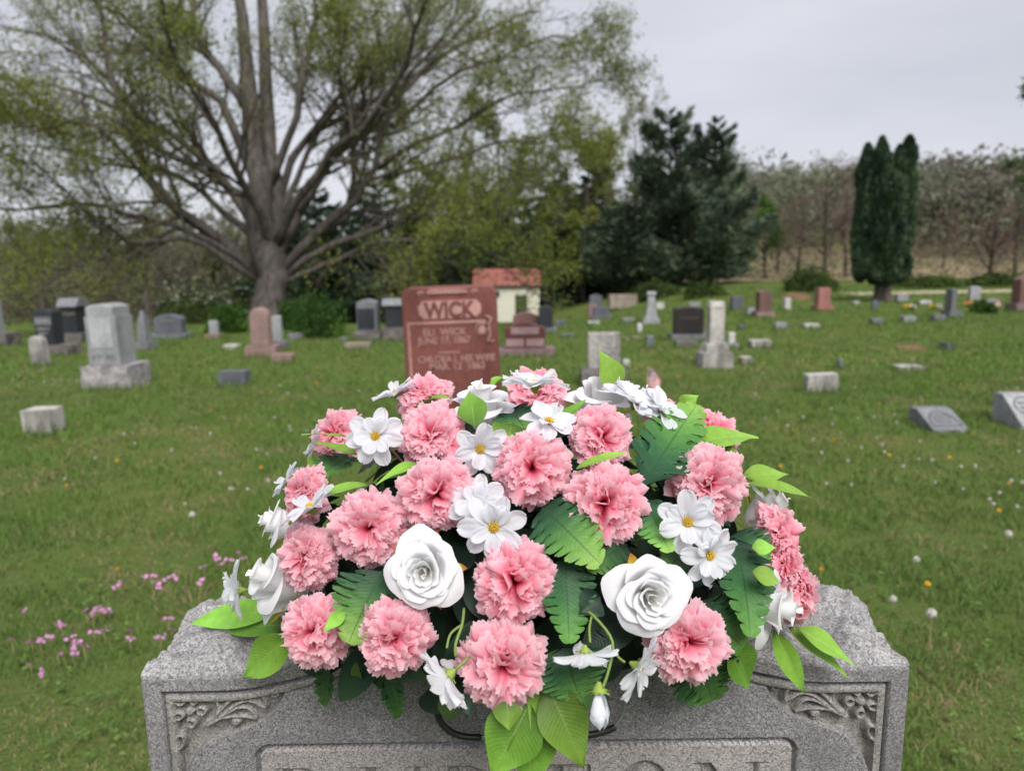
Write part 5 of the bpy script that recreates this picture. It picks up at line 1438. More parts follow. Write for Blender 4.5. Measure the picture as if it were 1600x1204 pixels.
    link('base', block_mesh('base', SW + 0.2, ST + 0.18, 0.22, 0.012, 15, y=ST / 2, z=-0.04), root, rock)

near_headstone()

# ================================================================== THE FLOWER SADDLE
EC = np.array([0.0085, 0.915, 1.025]); ER = np.array([0.355, 0.265, 0.255])

def on_dome(u, v, k=1.0):
    """point of the dome (scaled by k) on the ray through (u, v); nearest dome point if it misses"""
    r = ray(u, v) / (ER * k); o = (CAM - EC) / (ER * k)
    a, b, c = r @ r, 2 * r @ o, o @ o - 1
    disc = b * b - 4 * a * c
    t = (-b - math.sqrt(disc)) / (2 * a) if disc > 0 else -b / (2 * a)
    return CAM + ray(u, v) * t, t

def dome_normal(p):
    n = (p - EC) / ER ** 2
    return n / np.linalg.norm(n)

def axis_world(a):
    w = a[0] * _R + a[1] * _U - a[2] * _F
    return w / np.linalg.norm(w)

def frame_from(z, spin=0.0, xhint=None):
    z = z / np.linalg.norm(z)
    h = np.array([0.0, 0, 1]) if abs(z[2]) < 0.9 else np.array([1.0, 0, 0])
    if xhint is not None: h = xhint
    x = h - z * (h @ z); x /= np.linalg.norm(x)
    y = np.cross(z, x)
    c, s = math.cos(spin), math.sin(spin)
    return np.stack([x * c + y * s, -x * s + y * c, z], 1)

def mat4(R, p, s=1.0):
    M = Matrix.Identity(4)
    for i in range(3):
        for j in range(3): M[i][j] = float(R[i, j] * s)
        M[i][3] = float(p[i])
    return M

# materials: silk petals and leaves
def silk(name, stops, trans, rough=0.75, weave=True):
    t = NT(name)
    c = t.ramp(t.attr('tint'), stops)
    if weave:
        v = t.obj((1, 1, 1)); n = t.noise(v, 55.0, 3, 0.7)
        c = t.mix(0.6, c, t.ramp(n, [(0.3, (0.88, 0.88, 0.89, 1)), (0.7, (1.06, 1.06, 1.06, 1))]), 'MULTIPLY')
        t.bump(n, 0.25, 0.012)
    hv = t.new('HueSaturation'); rn = t.rnd()
    t.link(t.math('ADD', 1.2 if 'pink' in name else 0.9, t.math('MULTIPLY', rn, 0.16)), hv.inputs['Saturation']); t.link(t.math('ADD', 0.97, t.math('MULTIPLY', rn, 0.04)), hv.inputs['Value'])
    t.link(c, hv.inputs['Color']); c = hv.outputs[0]
    t.base(c); t.p.inputs['Roughness'].default_value = rough; t.p.inputs['Specular IOR Level'].default_value = 0.15
    t.p.inputs['Sheen Weight'].default_value = 0.15
    t.translucent(c, trans)
    return t.m

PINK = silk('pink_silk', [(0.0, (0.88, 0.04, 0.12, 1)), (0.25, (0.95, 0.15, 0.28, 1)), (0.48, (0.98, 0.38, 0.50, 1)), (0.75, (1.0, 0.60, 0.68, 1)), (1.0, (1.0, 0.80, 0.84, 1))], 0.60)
WHITE = silk('white_silk', [(0.0, (0.80, 0.78, 0.64, 1)), (0.25, (0.84, 0.83, 0.80, 1)), (0.6, (0.86, 0.855, 0.87, 1)), (1.0, (0.88, 0.875, 0.90, 1))], 0.34)
WHITE_COSMOS = silk('white_cosmos_silk', [(0.0, (0.75, 0.74, 0.60, 1)), (0.2, (0.86, 0.87, 0.91, 1)), (1.0, (0.88, 0.89, 0.94, 1))], 0.55)
YELLOW = mat_flat('stamen_yellow', (0.66, 0.42, 0.05, 1), 0.7, 0.2, 400, 0.3)
CALYX = mat_flat('calyx_green', (0.22, 0.30, 0.06, 1), 0.6, 0.2)
STEM = mat_flat('stem_green', (0.16, 0.23, 0.055, 1), 0.55, 0.3)
STEM_BROWN = mat_flat('stem_brown', (0.20, 0.13, 0.09, 1), 0.6, 0.2)
SEPAL = mat_leafy('sepal_yellow_red', [(0, (0.42, 0.42, 0.05, 1)), (0.5, (0.62, 0.46, 0.05, 1)), (1.0, (0.72, 0.14, 0.05, 1))], 0.3)

def leaf_mat(name, stops, vein, rough=0.5):
    t = NT(name)
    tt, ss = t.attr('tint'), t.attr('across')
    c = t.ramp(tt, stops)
    # side veins running forward from the midrib, and the midrib
    ph = t.math('MULTIPLY', t.math('SUBTRACT', tt, t.math('MULTIPLY', t.math('ABSOLUTE', ss), 0.22)), 60.0)
    w = t.math('POWER', t.math('ABSOLUTE', t.math('SINE', ph)), 14.0)
    mid = t.math('LESS_THAN', t.math('ABSOLUTE', ss), 0.035)
    f = t.math('MULTIPLY', t.math('MAXIMUM', t.math('MULTIPLY', w, 0.13), t.math('MULTIPLY', mid, 0.5)), 1.0)
    c = t.mix(f, c, vein)
    n = t.noise(t.obj(), 120.0, 3)
    c = t.mix(0.5, c, t.ramp(n, [(0.3, (0.75, 0.75, 0.75, 1)), (0.7, (1.15, 1.15, 1.1, 1))]), 'MULTIPLY')
    t.base(c); t.p.inputs['Roughness'].default_value = rough; t.p.inputs['Specular IOR Level'].default_value = 0.25
    hv = t.new('HueSaturation'); rn = t.rnd(); t.link(t.math('ADD', 0.78, t.math('MULTIPLY', rn, 0.36)), hv.inputs['Value']); t.link(t.math('ADD', 0.488, t.math('MULTIPLY', rn, 0.02)), hv.inputs['Hue'])
    t.link(c, hv.inputs['Color']); t.base(hv.outputs[0]); c = hv.outputs[0]
    t.bump(w, 0.25, 0.001)
    t.translucent(c, 0.22)
    return t.m

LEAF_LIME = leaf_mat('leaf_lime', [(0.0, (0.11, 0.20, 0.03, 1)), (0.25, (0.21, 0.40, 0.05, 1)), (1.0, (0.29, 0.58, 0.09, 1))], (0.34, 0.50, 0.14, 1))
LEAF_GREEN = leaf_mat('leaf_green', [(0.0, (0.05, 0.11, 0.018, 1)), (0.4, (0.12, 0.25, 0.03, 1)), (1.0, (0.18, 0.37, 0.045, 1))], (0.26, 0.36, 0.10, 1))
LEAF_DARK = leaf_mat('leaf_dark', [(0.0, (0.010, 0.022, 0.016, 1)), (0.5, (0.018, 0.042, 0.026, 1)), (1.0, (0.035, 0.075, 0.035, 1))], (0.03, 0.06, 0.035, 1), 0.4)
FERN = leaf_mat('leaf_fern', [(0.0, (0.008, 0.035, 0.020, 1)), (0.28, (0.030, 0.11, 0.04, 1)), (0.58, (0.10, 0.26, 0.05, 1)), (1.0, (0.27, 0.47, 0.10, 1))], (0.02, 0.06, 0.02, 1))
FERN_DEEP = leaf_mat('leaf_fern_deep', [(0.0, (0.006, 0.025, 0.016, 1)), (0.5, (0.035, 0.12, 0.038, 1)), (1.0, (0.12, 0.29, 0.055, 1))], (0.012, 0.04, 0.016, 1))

# ------------------------------------------------ carnation: many ruffled, pinked petals
def carnation_petal(rng, theta, L, W, ns=23, nt=8):
    s = np.linspace(-1, 1, ns); t = np.linspace(0, 1, nt)
    S, T = np.meshgrid(s, t)
    ang = theta * (0.26 + 0.66 * T ** 1.1) + (0.45 + 0.75 * rng.random()) * np.clip((T - 0.55) / 0.45, 0, 1) ** 1.4
    ang += 0.22 * np.sin(T * 2.5 + rng.random() * 6) * T
    dr, dz = np.sin(ang), np.cos(ang)
    step = L / (nt - 1)
    R = np.cumsum(dr, 0) * step - dr[0] * step; Z = np.cumsum(dz, 0) * step - dz[0] * step
    teeth = (np.arange(ns) % 2) * (0.030 + 0.040 * rng.random(ns)) + 0.022 * rng.random(ns)
    edge = 1 - 0.13 * np.abs(s) ** 2 + 0.06 * np.cos(s * 3 + rng.random() * 6) - teeth
    k = (T ** 2) * (edge[None] - 1)
    R = R + k * L * dr; Z = Z + k * L * dz
    wid = W * (0.12 + 0.88 * T ** 0.75)
    Yv = S * wid
    amp = (0.08 + 0.08 * rng.random()) * L * T ** 1.5
    ruf = amp * (np.sin(S * (3.2 + 2.5 * rng.random()) + rng.random() * 6) + 0.28 * np.sin(S * 8 + rng.random() * 6)) + 0.05 * L * T ** 2 * (rng.random(S.shape) - 0.5)
    # ruffle along the petal's own normal
    R = R + ruf * dz; Z = Z - ruf * dr
    R = R - 0.12 * W * S ** 2 * T
    V = np.stack([R, Yv, Z], -1).reshape(-1, 3)
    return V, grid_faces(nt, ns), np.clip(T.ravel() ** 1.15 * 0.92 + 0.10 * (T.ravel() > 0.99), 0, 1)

def carnation_meshes(seed, openc):
    rng = np.random.default_rng(seed)
    items = []
    layers = [(15, 2.12, 0.97), (17, 1.85, 1.00), (17, 1.60, 1.02), (16, 1.34, 1.00), (15, 1.08, 0.97), (13, 0.82, 0.95), (10, 0.56, 0.93), (7, 0.30, 0.92)]
    if openc: layers = layers[:-1]
    for li, (n, th, L) in enumerate(layers):
        for i in range(n):
            az = (i + 0.5 * (li % 2)) * 6.283 / n + rng.normal() * 0.13
            V, Fq, T = carnation_petal(rng, th + rng.normal() * 0.19, L * (0.97 + 0.08 * rng.normal()), 0.36 + 0.18 * rng.random())
            tw = rng.normal() * 0.35
            c, s = math.cos(tw), math.sin(tw)
            V = V @ np.array([[1, 0, 0], [0, c, s], [0, -s, c]]) if li > 1 else V
            c2, s2 = math.cos(az), math.sin(az)
            V = V @ np.array([[c2, s2, 0], [-s2, c2, 0], [0, 0, 1.0]])
            V[:, 2] -= 0.10
            items.append((li, V, Fq, T))
    idx = [k for k, it in enumerate(items) if it[0] in (2, 3, 4, 5)]
    rng.shuffle(idx); single = set(idx[:12])
    VV, FF, TT, off = [], [], [], 0
    for k, (li, V, Fq, T) in enumerate(items):
        if k in single: continue
        VV.append(V); FF.append(Fq + off); TT.append(T); off += len(V)
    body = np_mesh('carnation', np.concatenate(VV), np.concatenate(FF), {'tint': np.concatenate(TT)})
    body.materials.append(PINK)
    pet = []
    for k in single:
        li, V, Fq, T = items[k]
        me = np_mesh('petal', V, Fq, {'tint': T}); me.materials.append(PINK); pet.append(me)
    return body, pet

# ------------------------------------------------ rose
def rose_petal(phi, half, rb, rt, H, z0, curl, p, ns=17, nt=12, spiral=0.0, point=0.0, seed=0, fine=1.0):
    rng = np.random.default_rng(seed)
    s = np.linspace(-1, 1, ns); t = np.linspace(0, 1, nt)
    S, T = np.meshgrid(s, t)
    top = 1 - 0.24 * np.abs(S) ** 3.4 + point * np.exp(-(S / 0.22) ** 2)
    Te = T * top
    rho = rb + (rt - rb) * Te ** p + spiral * S * 0.5
    wav = (0.035 * np.sin(S * 4 + rng.random() * 6) + fine * (0.012 * np.sin(S * 11 + rng.random() * 6) + 0.008 * (rng.random(S.shape) - 0.5))) * T ** 2
    z = z0 + H * np.sin(np.clip(Te, 0, 1.1) * 1.35) / math.sin(1.35)
    cu = np.clip((Te - 0.72) / 0.28, 0, 2)
    rho = rho + curl * cu ** 1.6 + wav; z = z - curl * 0.85 * cu ** 2.2
    a = phi + S * half * (0.35 + 0.65 * np.sin(np.clip(T * 1.25 + 0.25, 0, 1.57)))
    V = np.stack([rho * np.cos(a), rho * np.sin(a), z], -1).reshape(-1, 3)
    return V, grid_faces(nt, ns), np.clip(0.25 + 0.75 * T.ravel() + (rt > 0.5) * 0.2, 0, 1) * (0.4 + 0.6 * min(1, rt * 1.6))

def rose_meshes(seed, cup=False):
    rng = np.random.default_rng(seed)
    core, pet = [], []
    ga = 2.399
    N = 9 if cup else 18
    for k in range(N):
        f = k / (N - 1)
        rt = 0.05 + 0.80 * f ** 0.85
        H = 1.25 - 0.10 * f - 0.25 * f ** 3 if cup else 0.80 - 0.06 * f - 0.30 * f ** 3
        p_ = rose_petal(k * ga + seed + rng.normal() * 0.1, (1.6 - 0.35 * f if cup else 1.55 - 0.62 * f ** 0.7), 0.03 + 0.12 * f, rt, H, (-0.45 if cup else -0.10) * f - (0.2 if cup else 0), (0.03 + 0.26 * f ** 1.2 if cup else 0.015 + 0.15 * f ** 1.3), 0.62, spiral=0.05 + 0.06 * f, point=0.05 * f ** 2, seed=seed + k, fine=0.2 if cup else 1.0)
        (core if k < 4 else pet).append(p_)
    V = np.concatenate([c[0] for c in core]); n = len(core[0][0])
    F4 = np.concatenate([c[1] + i * n for i, c in enumerate(core)]); T = np.concatenate([c[2] for c in core])
    body = np_mesh('rose', V, F4, {'tint': T * 0.8}); body.materials.append(WHITE)
    out = []
    for v, f, t in pet:
        me = np_mesh('petal', v, f, {'tint': t}); me.materials.append(WHITE); out.append(me)
    return body, out

# ------------------------------------------------ cosmos
def cosmos_petal(L, W, elev, az, seed, ns=11, nt=14, z0=0.0):
    rng = np.random.default_rng(seed)
    s = np.linspace(-1, 1, ns); t = np.linspace(0, 1, nt); S, T = np.meshgrid(s, t)
    wid = W * (0.20 + 0.80 * np.sin(np.clip(T * 1.05 + 0.12, 0, 1) ** 0.9 * np.pi * 0.60) ** 1.1) * np.sqrt(np.clip(1.0 - np.clip((T - 0.66) / 0.345, 0, 1) ** 2.2, 0.015, 1))
    notch = 0.022 * np.cos(S * 5.5 + 0.6) * np.clip((T - 0.7) / 0.3, 0, 1)
    e = elev + 0.25 * (0.5 - T) + rng.normal() * 0.05
    x = 0.10 + L * T * np.cos(e) + notch * L; z = z0 + L * T * np.sin(e) - 0.10 * L * T ** 2 * (rng.random() + 0.2)
    z = z + (0.10 + 0.30 * rng.random()) * W * S ** 2 + 0.10 * W * np.cos(S * 9) * T + 0.22 * W * np.sin(S * 2 + T * 4 + rng.random() * 6) * T
    y = S * wid
    c, sn = math.cos(az), math.sin(az)
    return np.stack([x * c - y * sn, x * sn + y * c, z], -1).reshape(-1, 3), grid_faces(nt, ns), T.ravel()

def sphere_bits(n, spread, r, zc, rng):
    V, Fq, off = [], [], 0
    o = np.array([[0, 0, 1], [1, 0, 0], [0, 1, 0], [-1, 0, 0], [0, -1, 0], [0, 0, -1]], float)
    f = np.array([[0, 1, 2], [0, 2, 3], [0, 3, 4], [0, 4, 1], [5, 2, 1], [5, 3, 2], [5, 4, 3], [5, 1, 4]])
    for i in range(n):
        a = i * 2.399; q = math.sqrt((i + 0.5) / n) * spread
        c = np.array([q * math.cos(a), q * math.sin(a), zc + 0.10 * (1 - (q / spread) ** 2) + 0.05 * rng.random()])
        V.append(o * r * np.array([1, 1, 1.6]) + c); Fq.append(f + off); off += 6
    return np.concatenate(V), np.concatenate(Fq)

def cosmos_meshes(seed):
    rng = np.random.default_rng(seed)
    inner, outer = [], []
    for k in range(7): outer.append(cosmos_petal(0.92 + 0.08 * rng.random(), 0.25 + 0.07 * rng.random(), -0.02 + 0.50 * rng.random(), k * 0.8976 + rng.normal() * 0.12, seed * 50 + k))
    for k in range(5): inner.append(cosmos_petal(0.60 + 0.2 * rng.random(), 0.22 + 0.06 * rng.random(), 0.35 + 0.60 * rng.random(), k * 1.2566 + 0.4 + rng.normal() * 0.25, seed * 50 + 20 + k, z0=0.03))
    n = len(inner[0][0])
    body = np_mesh('cosmos', np.concatenate([c[0] for c in inner]), np.concatenate([c[1] + i * n for i, c in enumerate(inner)]), {'tint': np.concatenate([c[2] for c in inner])})
    body.materials.append(WHITE_COSMOS)
    pet = []
    for v, f, t in outer:
        me = np_mesh('petal', v, f, {'tint': t}); me.materials.append(WHITE_COSMOS); pet.append(me)
    V, Fq = sphere_bits(34, 0.165, 0.032, 0.06, rng)
    disc = np_mesh('flower_centre', V, Fq); disc.materials.append(YELLOW)
    # calyx behind
    zz = np.linspace(0.02, -0.22, 6); rr = np.array([0.17, 0.16, 0.13, 0.10, 0.07, 0.04])
    V, Fq = tubes(np.stack([zz * 0, zz * 0, zz], -1)[None], rr[None], 8)
    VV, FF, off = [V], [Fq], len(V)
    for k in range(8):
        a = k * 0.785; d = np.array([math.cos(a), math.sin(a), 0]); sd = np.array([-d[1], d[0], 0])
        q = np.array([d * 0.10 + [0, 0, -0.03] - sd * 0.05, d * 0.10 + [0, 0, -0.03] + sd * 0.05, d * 0.30 + [0, 0, -0.01 + 0.04 * (k % 2)], d * 0.28 + [0, 0, -0.012]])
        VV.append(q); FF.append(np.array([[0, 1, 2, 3]]) + off); off += 4
    cal = np_mesh('calyx', np.concatenate(VV), np.concatenate(FF)); cal.materials.append(CALYX)
    return body, pet, disc, cal

# ------------------------------------------------ leaves
def blade(L, W, bend, fold, kind='lance', nt=16, ns=9, twist=0.0, seed=0, wave=0.0):
    """leaf lying along +x from its base, face up +z"""
    rng = np.random.default_rng(seed)
    if kind == 'fern': nt, ns = 73, 13
    s = np.linspace(-1, 1, ns); t = np.linspace(0, 1, nt); S, T = np.meshgrid(s, t)
    if kind == 'lance': env = np.sin(np.clip(T, 0, 1) ** 0.80 * np.pi) ** 1.05 * (1 - 0.30 * T ** 2) + 0.03 * (1 - T)
    elif kind == 'blunt': env = np.sin(np.clip(T, 0, 1) ** 0.7 * np.pi) ** 0.7 + 0.03 * (1 - T)
    else: env = (np.clip(T / 0.16, 0, 1) ** 0.6) * np.clip((1.04 - T) / 0.6, 0, 1) ** 0.62
    X = T * L; A = S * env
    Z = np.zeros_like(X)
    if kind == 'fern':
        nl = 9.0
        ph = (T * nl) % 1.0
        scal = np.clip(np.sin(np.pi * ph), 0, 1) ** 0.30
        deep = 0.52 + 0.48 * scal
        A = S * env * np.where(np.abs(S) > 0.3, 1 - (1 - deep) * np.clip((np.abs(S) - 0.3) / 0.5, 0, 1), 1)
        A = A * (1 + 0.03 * np.sin(T * nl * 2 * np.pi * 3))
        X = X + 0.09 * L * np.abs(S) ** 1.3 * env * (1 - 0.6 * T)
        Z = Z - 0.022 * L * (0.5 - 0.5 * np.cos(2 * np.pi * ph)) ** 0.5 * np.abs(S) * -1.0 + 0.012 * L * np.cos(T * 31 + np.abs(S) * 5) * np.abs(S)
    Z = Z + fold * W * np.abs(S) * env + wave * W * np.sin(T * 7 + S * 1.5 + rng.random() * 6) * np.abs(S)
    Y = A * W
    tw = twist * T
    Y, Z = Y * np.cos(tw) - Z * np.sin(tw), Y * np.sin(tw) + Z * np.cos(tw)
    # bend along the length in the x-z plane
    th = bend * T
    st = np.cumsum(np.cos(th), 0) / nt * L; sz = np.cumsum(np.sin(th), 0) / nt * L
    X2 = st + (X - T * L) * np.cos(th) - Z * np.sin(th); Z2 = -sz + Z * np.cos(th) - (X - T * L) * np.sin(th)
    V = np.stack([X2, Y, Z2], -1).reshape(-1, 3)
    return V, grid_faces(nt, ns), T.ravel(), S.ravel()

def place_leaf(name, root, base, tip, W, mat, hint, bend=0.25, fold=0.25, kind='lance', label=None, twist=0.0, seed=0, wave=0.13):
    d = tip - base; L = np.linalg.norm(d)
    V, Fq, T, S = blade(L * 1.02, W, bend, fold, kind, twist=twist, seed=seed, wave=wave)
    x = d / L
    z = hint - x * (hint @ x); z /= np.linalg.norm(z); y = np.cross(z, x)
    # let the chord of the bent blade reach from base to tip
    e = V.reshape(-1, 3)[T > 0.999].mean(0); a = math.atan2(e[2], e[0])
    c, s = math.cos(-a), math.sin(-a)
    V = np.stack([V[:, 0] * c - V[:, 2] * s, V[:, 1], V[:, 0] * s + V[:, 2] * c], -1)
    W3 = base + V[:, :1] * x + V[:, 1:2] * y + V[:, 2:] * z
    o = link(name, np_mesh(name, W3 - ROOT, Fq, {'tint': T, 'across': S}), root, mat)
    if label: o['label'] = label
    return o

ROOT = np.array([XC, 0.92, 1.0])

def flower_saddle():
    root = empty('flower_arrangement', ROOT)
    tag(root, 'saddle of pink carnations with white roses and cosmos on the near headstone', 'flower arrangement')
    def put(name, me, M, parent):
        o = link(name, me, parent)
        if parent is root: o.matrix_local = Matrix.Translation(Vector(-ROOT)) @ M
        return o
    # foam heart, moss dark
    bm = bmesh.new(); bmesh.ops.create_icosphere(bm, subdivisions=4, radius=1.0)
    me = bpy.data.meshes.new('foam_base'); bm.to_mesh(me); bm.free()
    co = np.empty(len(me.vertices) * 3); me.vertices.foreach_get('co', co); co = co.reshape(-1, 3)
    co = co * (1 + 0.10 * fbm(co * 3, 3)[:, None]) * ER * 0.70
    co[:, 2] = np.maximum(co[:, 2], -0.03); me.vertices.foreach_set('co', co.ravel())
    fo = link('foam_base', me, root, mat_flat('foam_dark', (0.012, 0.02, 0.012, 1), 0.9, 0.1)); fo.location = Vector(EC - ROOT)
    # ---- carnations
    kinds = [carnation_meshes(101, False), carnation_meshes(102, True), carnation_meshes(103, False), carnation_meshes(104, True)]
    carn = [(663, 622, 92, 0, None), (838, 613, 100, 1, (0, .75, .5)), (528, 680, 92, 2, (-.45, .35, .7)), (675, 678, 106, 0, (-.1, .35, .9)), (940, 683, 106, 1, (.15, .25, .9)),
            (1110, 680, 98, 2, (.5, .6, .5)), (478, 772, 92, 3, (-.7, .2, .6)), (683, 773, 124, 1, (.1, .05, 1)), (831, 730, 124, 3, (0, .05, 1)), (943, 788, 134, 1, (0, -.05, 1)),
            (1108, 755, 122, 0, (.05, .05, 1)), (578, 824, 124, 3, (-.05, .05, 1)), (481, 870, 104, 0, (-.4, .1, .9)), (1208, 838, 106, 2, (.85, .1, .35)), (1243, 925, 100, 0, (.95, .1, .2)),
            (805, 908, 134, 1, (.0, .0, 1)), (495, 985, 116, 2, (-.15, .1, 1)), (616, 994, 122, 0, (0, -.1, 1)), (788, 1039, 146, 3, (.05, -.05, 1)), (1074, 1003, 130, 2, (.05, .1, 1)),
            (1030, 640, 74, 0, (.3, .8, .3)), (1222, 880, 92, 3, (.8, 0, .5))]
    for i, (u, v, dpx, k, ax) in enumerate(carn):
        p, d = on_dome(u, v)
        n = dome_normal(p)
        A = n * 0.6 + axis_world((0, 0.1, 1)) * 0.5 if ax is None else axis_world(ax)
        s = dpx * 0.5 * d / F_PX * 1.13
        p = p - A / np.linalg.norm(A) * s * 0.25
        body, pet = kinds[k]
        o = put('carnation', body, mat4(frame_from(A, i * 1.7), p, s), root)
        for me in pet: link('petal', me, o)
    # ---- roses
    rk = [rose_meshes(3), rose_meshes(8), rose_meshes(4, True), rose_meshes(6, True)]
    roses = [(663, 894, 126, 0, (-.05, .08, 1)), (1016, 931, 132, 1, (.12, .06, 1)), (428, 905, 122, 0, (-.72, .40, .45)), (432, 815, 84, 1, (-.85, .3, .2)), (752, 628, 104, 0, (-.05, .9, .25)),
             (937, 622, 108, 1, (.1, .85, .35)), (1207, 945, 122, 0, (.75, -.05, .45)), (1205, 793, 92, 1, (.8, .5, .1))]
    for i, (u, v, dpx, k, ax) in enumerate(roses):
        p, d = on_dome(u, v, 1.04 if i < 2 else 1.0)
        A = axis_world(ax); s = dpx * 0.5 * d / F_PX * 1.06
        p = p - A * s * 0.35
        body, pet = rk[k if i < 2 else 2 + k]
        o = put('rose', body, mat4(frame_from(A, i * 2.1 + 0.4), p, s), root)
        for me in pet: link('petal', me, o)
        for j in range(5):
            a = j * 1.2566 + 0.6 + i; dv = np.array([math.cos(a), math.sin(a), 0])
            V, Fq, T, S = blade(0.62, 0.13, -0.7, 0.3, 'lance', 10, 5, seed=j)
            R3 = np.array([[dv[0], -dv[1], 0], [dv[1], dv[0], 0], [0, 0, 1.0]])
            V = V @ R3.T + dv * 0.42 + [0, 0, -0.16]
            o2 = link('sepal', np_mesh('sepal', V, Fq, {'tint': T}), o, SEPAL)
    # ---- cosmos
    ck = [cosmos_meshes(2), cosmos_meshes(5), cosmos_meshes(9)]
    cosm = [(587, 681, 88, 0, (.0, .12, 1), 1.10), (620, 616, 80, 1, (-.35, .85, .15), 1.06), (836, 604, 104, 2, (0, .92, .12), 1.12), (857, 660, 84, 1, (.1, .75, .5), 1.10), (749, 700, 88, 2, (.25, -.25, .9), 1.05),
            (747, 788, 92, 0, (-.2, .25, .9), 1.05), (771, 822, 104, 1, (.05, -.05, 1), 1.08), (992, 630, 104, 2, (.35, .8, .3), 1.06), (1032, 644, 98, 0, (.45, .65, .45), 1.06), (1074, 815, 98, 2, (-.1, .1, 1), 1.10),
            (1107, 866, 94, 0, (.35, -.15, .85), 1.08), (487, 795, 98, 1, (-.45, .75, .2), 1.08), (374, 922, 88, 0, (-.95, -.05, .25), 1.03), (702, 1053, 112, 2, (-.70, -.55, .05), 1.10), (914, 1018, 100, 1, (0, -.95, .15), 1.12),
            (994, 1040, 104, 0, (.75, -.35, .35), 1.12), (450, 752, 62, 1, (-.6, .5, .2), 1.0), (497, 690, 62, 2, (-.7, .3, .2), 0.97), (975, 612, 60, 0, (.2, .8, .2), 1.0)]
    cpos = {}
    for i, (u, v, dpx, k, ax, sc) in enumerate(cosm):
        p, d = on_dome(u, v, sc)
        A = axis_world(ax); s = dpx * 0.5 * d / F_PX * 1.01
        body, pet, disc, cal = ck[k]
        o = put('cosmos', body, mat4(frame_from(A, i * 1.3), p, s), root)
        for me in pet: link('petal', me, o)
        link('flower_centre', disc, o); link('calyx', cal, o)
        cpos[i] = (p, A, s)
        # stem back into the dome
        q = EC + (p - EC) * 0.72
        if i in (0, 1, 4, 6, 9, 10, 12, 13):
            path = smooth_path(np.array([p - A * s * 0.2, p - A * s * 0.7 + (q - p) * 0.2, q]), 8)
            link('stem', tube_mesh('stem', path - ROOT, np.full(8, 0.0016), 6), root, STEM_BROWN if i == 0 else STEM)
    # hanging bud with its stem, and the two drooping cosmos hung from the same fork
    def P(u, v, k): return on_dome(u, v, k)[0]
    fork = P(930, 965, 1.05)
    for pts, r in [([(905, 950, .95), (922, 957, 1.03), (948, 985, 1.10), (958, 1010, 1.13), (950, 1050, 1.15), (940, 1078, 1.16)], 0.0014), ([(925, 960, 1.03), (921, 980, 1.09), (922, 1003, 1.13)], 0.0012), ([(958, 1015, 1.12), (966, 1026, 1.13), (976, 1034, 1.13)], 0.0012),
                   ([(725, 950, .98), (722, 975, 1.06), (712, 1005, 1.10), (712, 1025, 1.10)], 0.0014), ([(722, 975, 1.05), (704, 990, 1.08), (698, 1012, 1.10)], 0.0012), ([(590, 720, 1.0), (588, 735, .97), (573, 750, .9)], 0.0018)]:
        path = smooth_path(np.array([P(*q) for q in pts]), 14)
        link('stem', tube_mesh('stem', path - ROOT, np.full(14, r), 7), root, STEM)
    pb = P(937, 1101, 1.16); A = axis_world((0.03, -1, 0.15)); sb = 0.021
    rng = np.random.default_rng(5); VV, FF, TT, off = [], [], [], 0
    for k in range(7):
        v, f, t = rose_petal(k * 2.0, 1.0, 0.10, 0.42 + 0.05 * (k % 3), 1.25 - 0.06 * k, -0.5, -0.28, 0.5, 9, 8, 0.1, 0.05, seed=k)
        VV.append(v); FF.append(f + off); TT.append(t); off += len(v)
    me = np_mesh('cosmos_bud', np.concatenate(VV), np.concatenate(FF), {'tint': np.clip(np.concatenate(TT), 0.3, 1)}); me.materials.append(WHITE_COSMOS)
    bud = put('cosmos_bud', me, mat4(frame_from(A), pb, sb), root); bud['label'] = 'closed white bud hanging lowest'
    link('calyx', ck[0][3], bud).matrix_local = Matrix.Translation((0, 0, -0.55)) @ Matrix.Scale(2.0, 4)
    # ---- leaves
    toward = axis_world((0, 0.25, 1)); upw = np.array([0, 0, 1.0])
    def T_(u, v, z=1.01):                       # point on the stone's top
        r = ray(u, v); k = (z - CAM[2]) / r[2]; return CAM + r * k
    def Fp(u, v, y=0.79): r = ray(u, v); return CAM + r * (y / r[1])
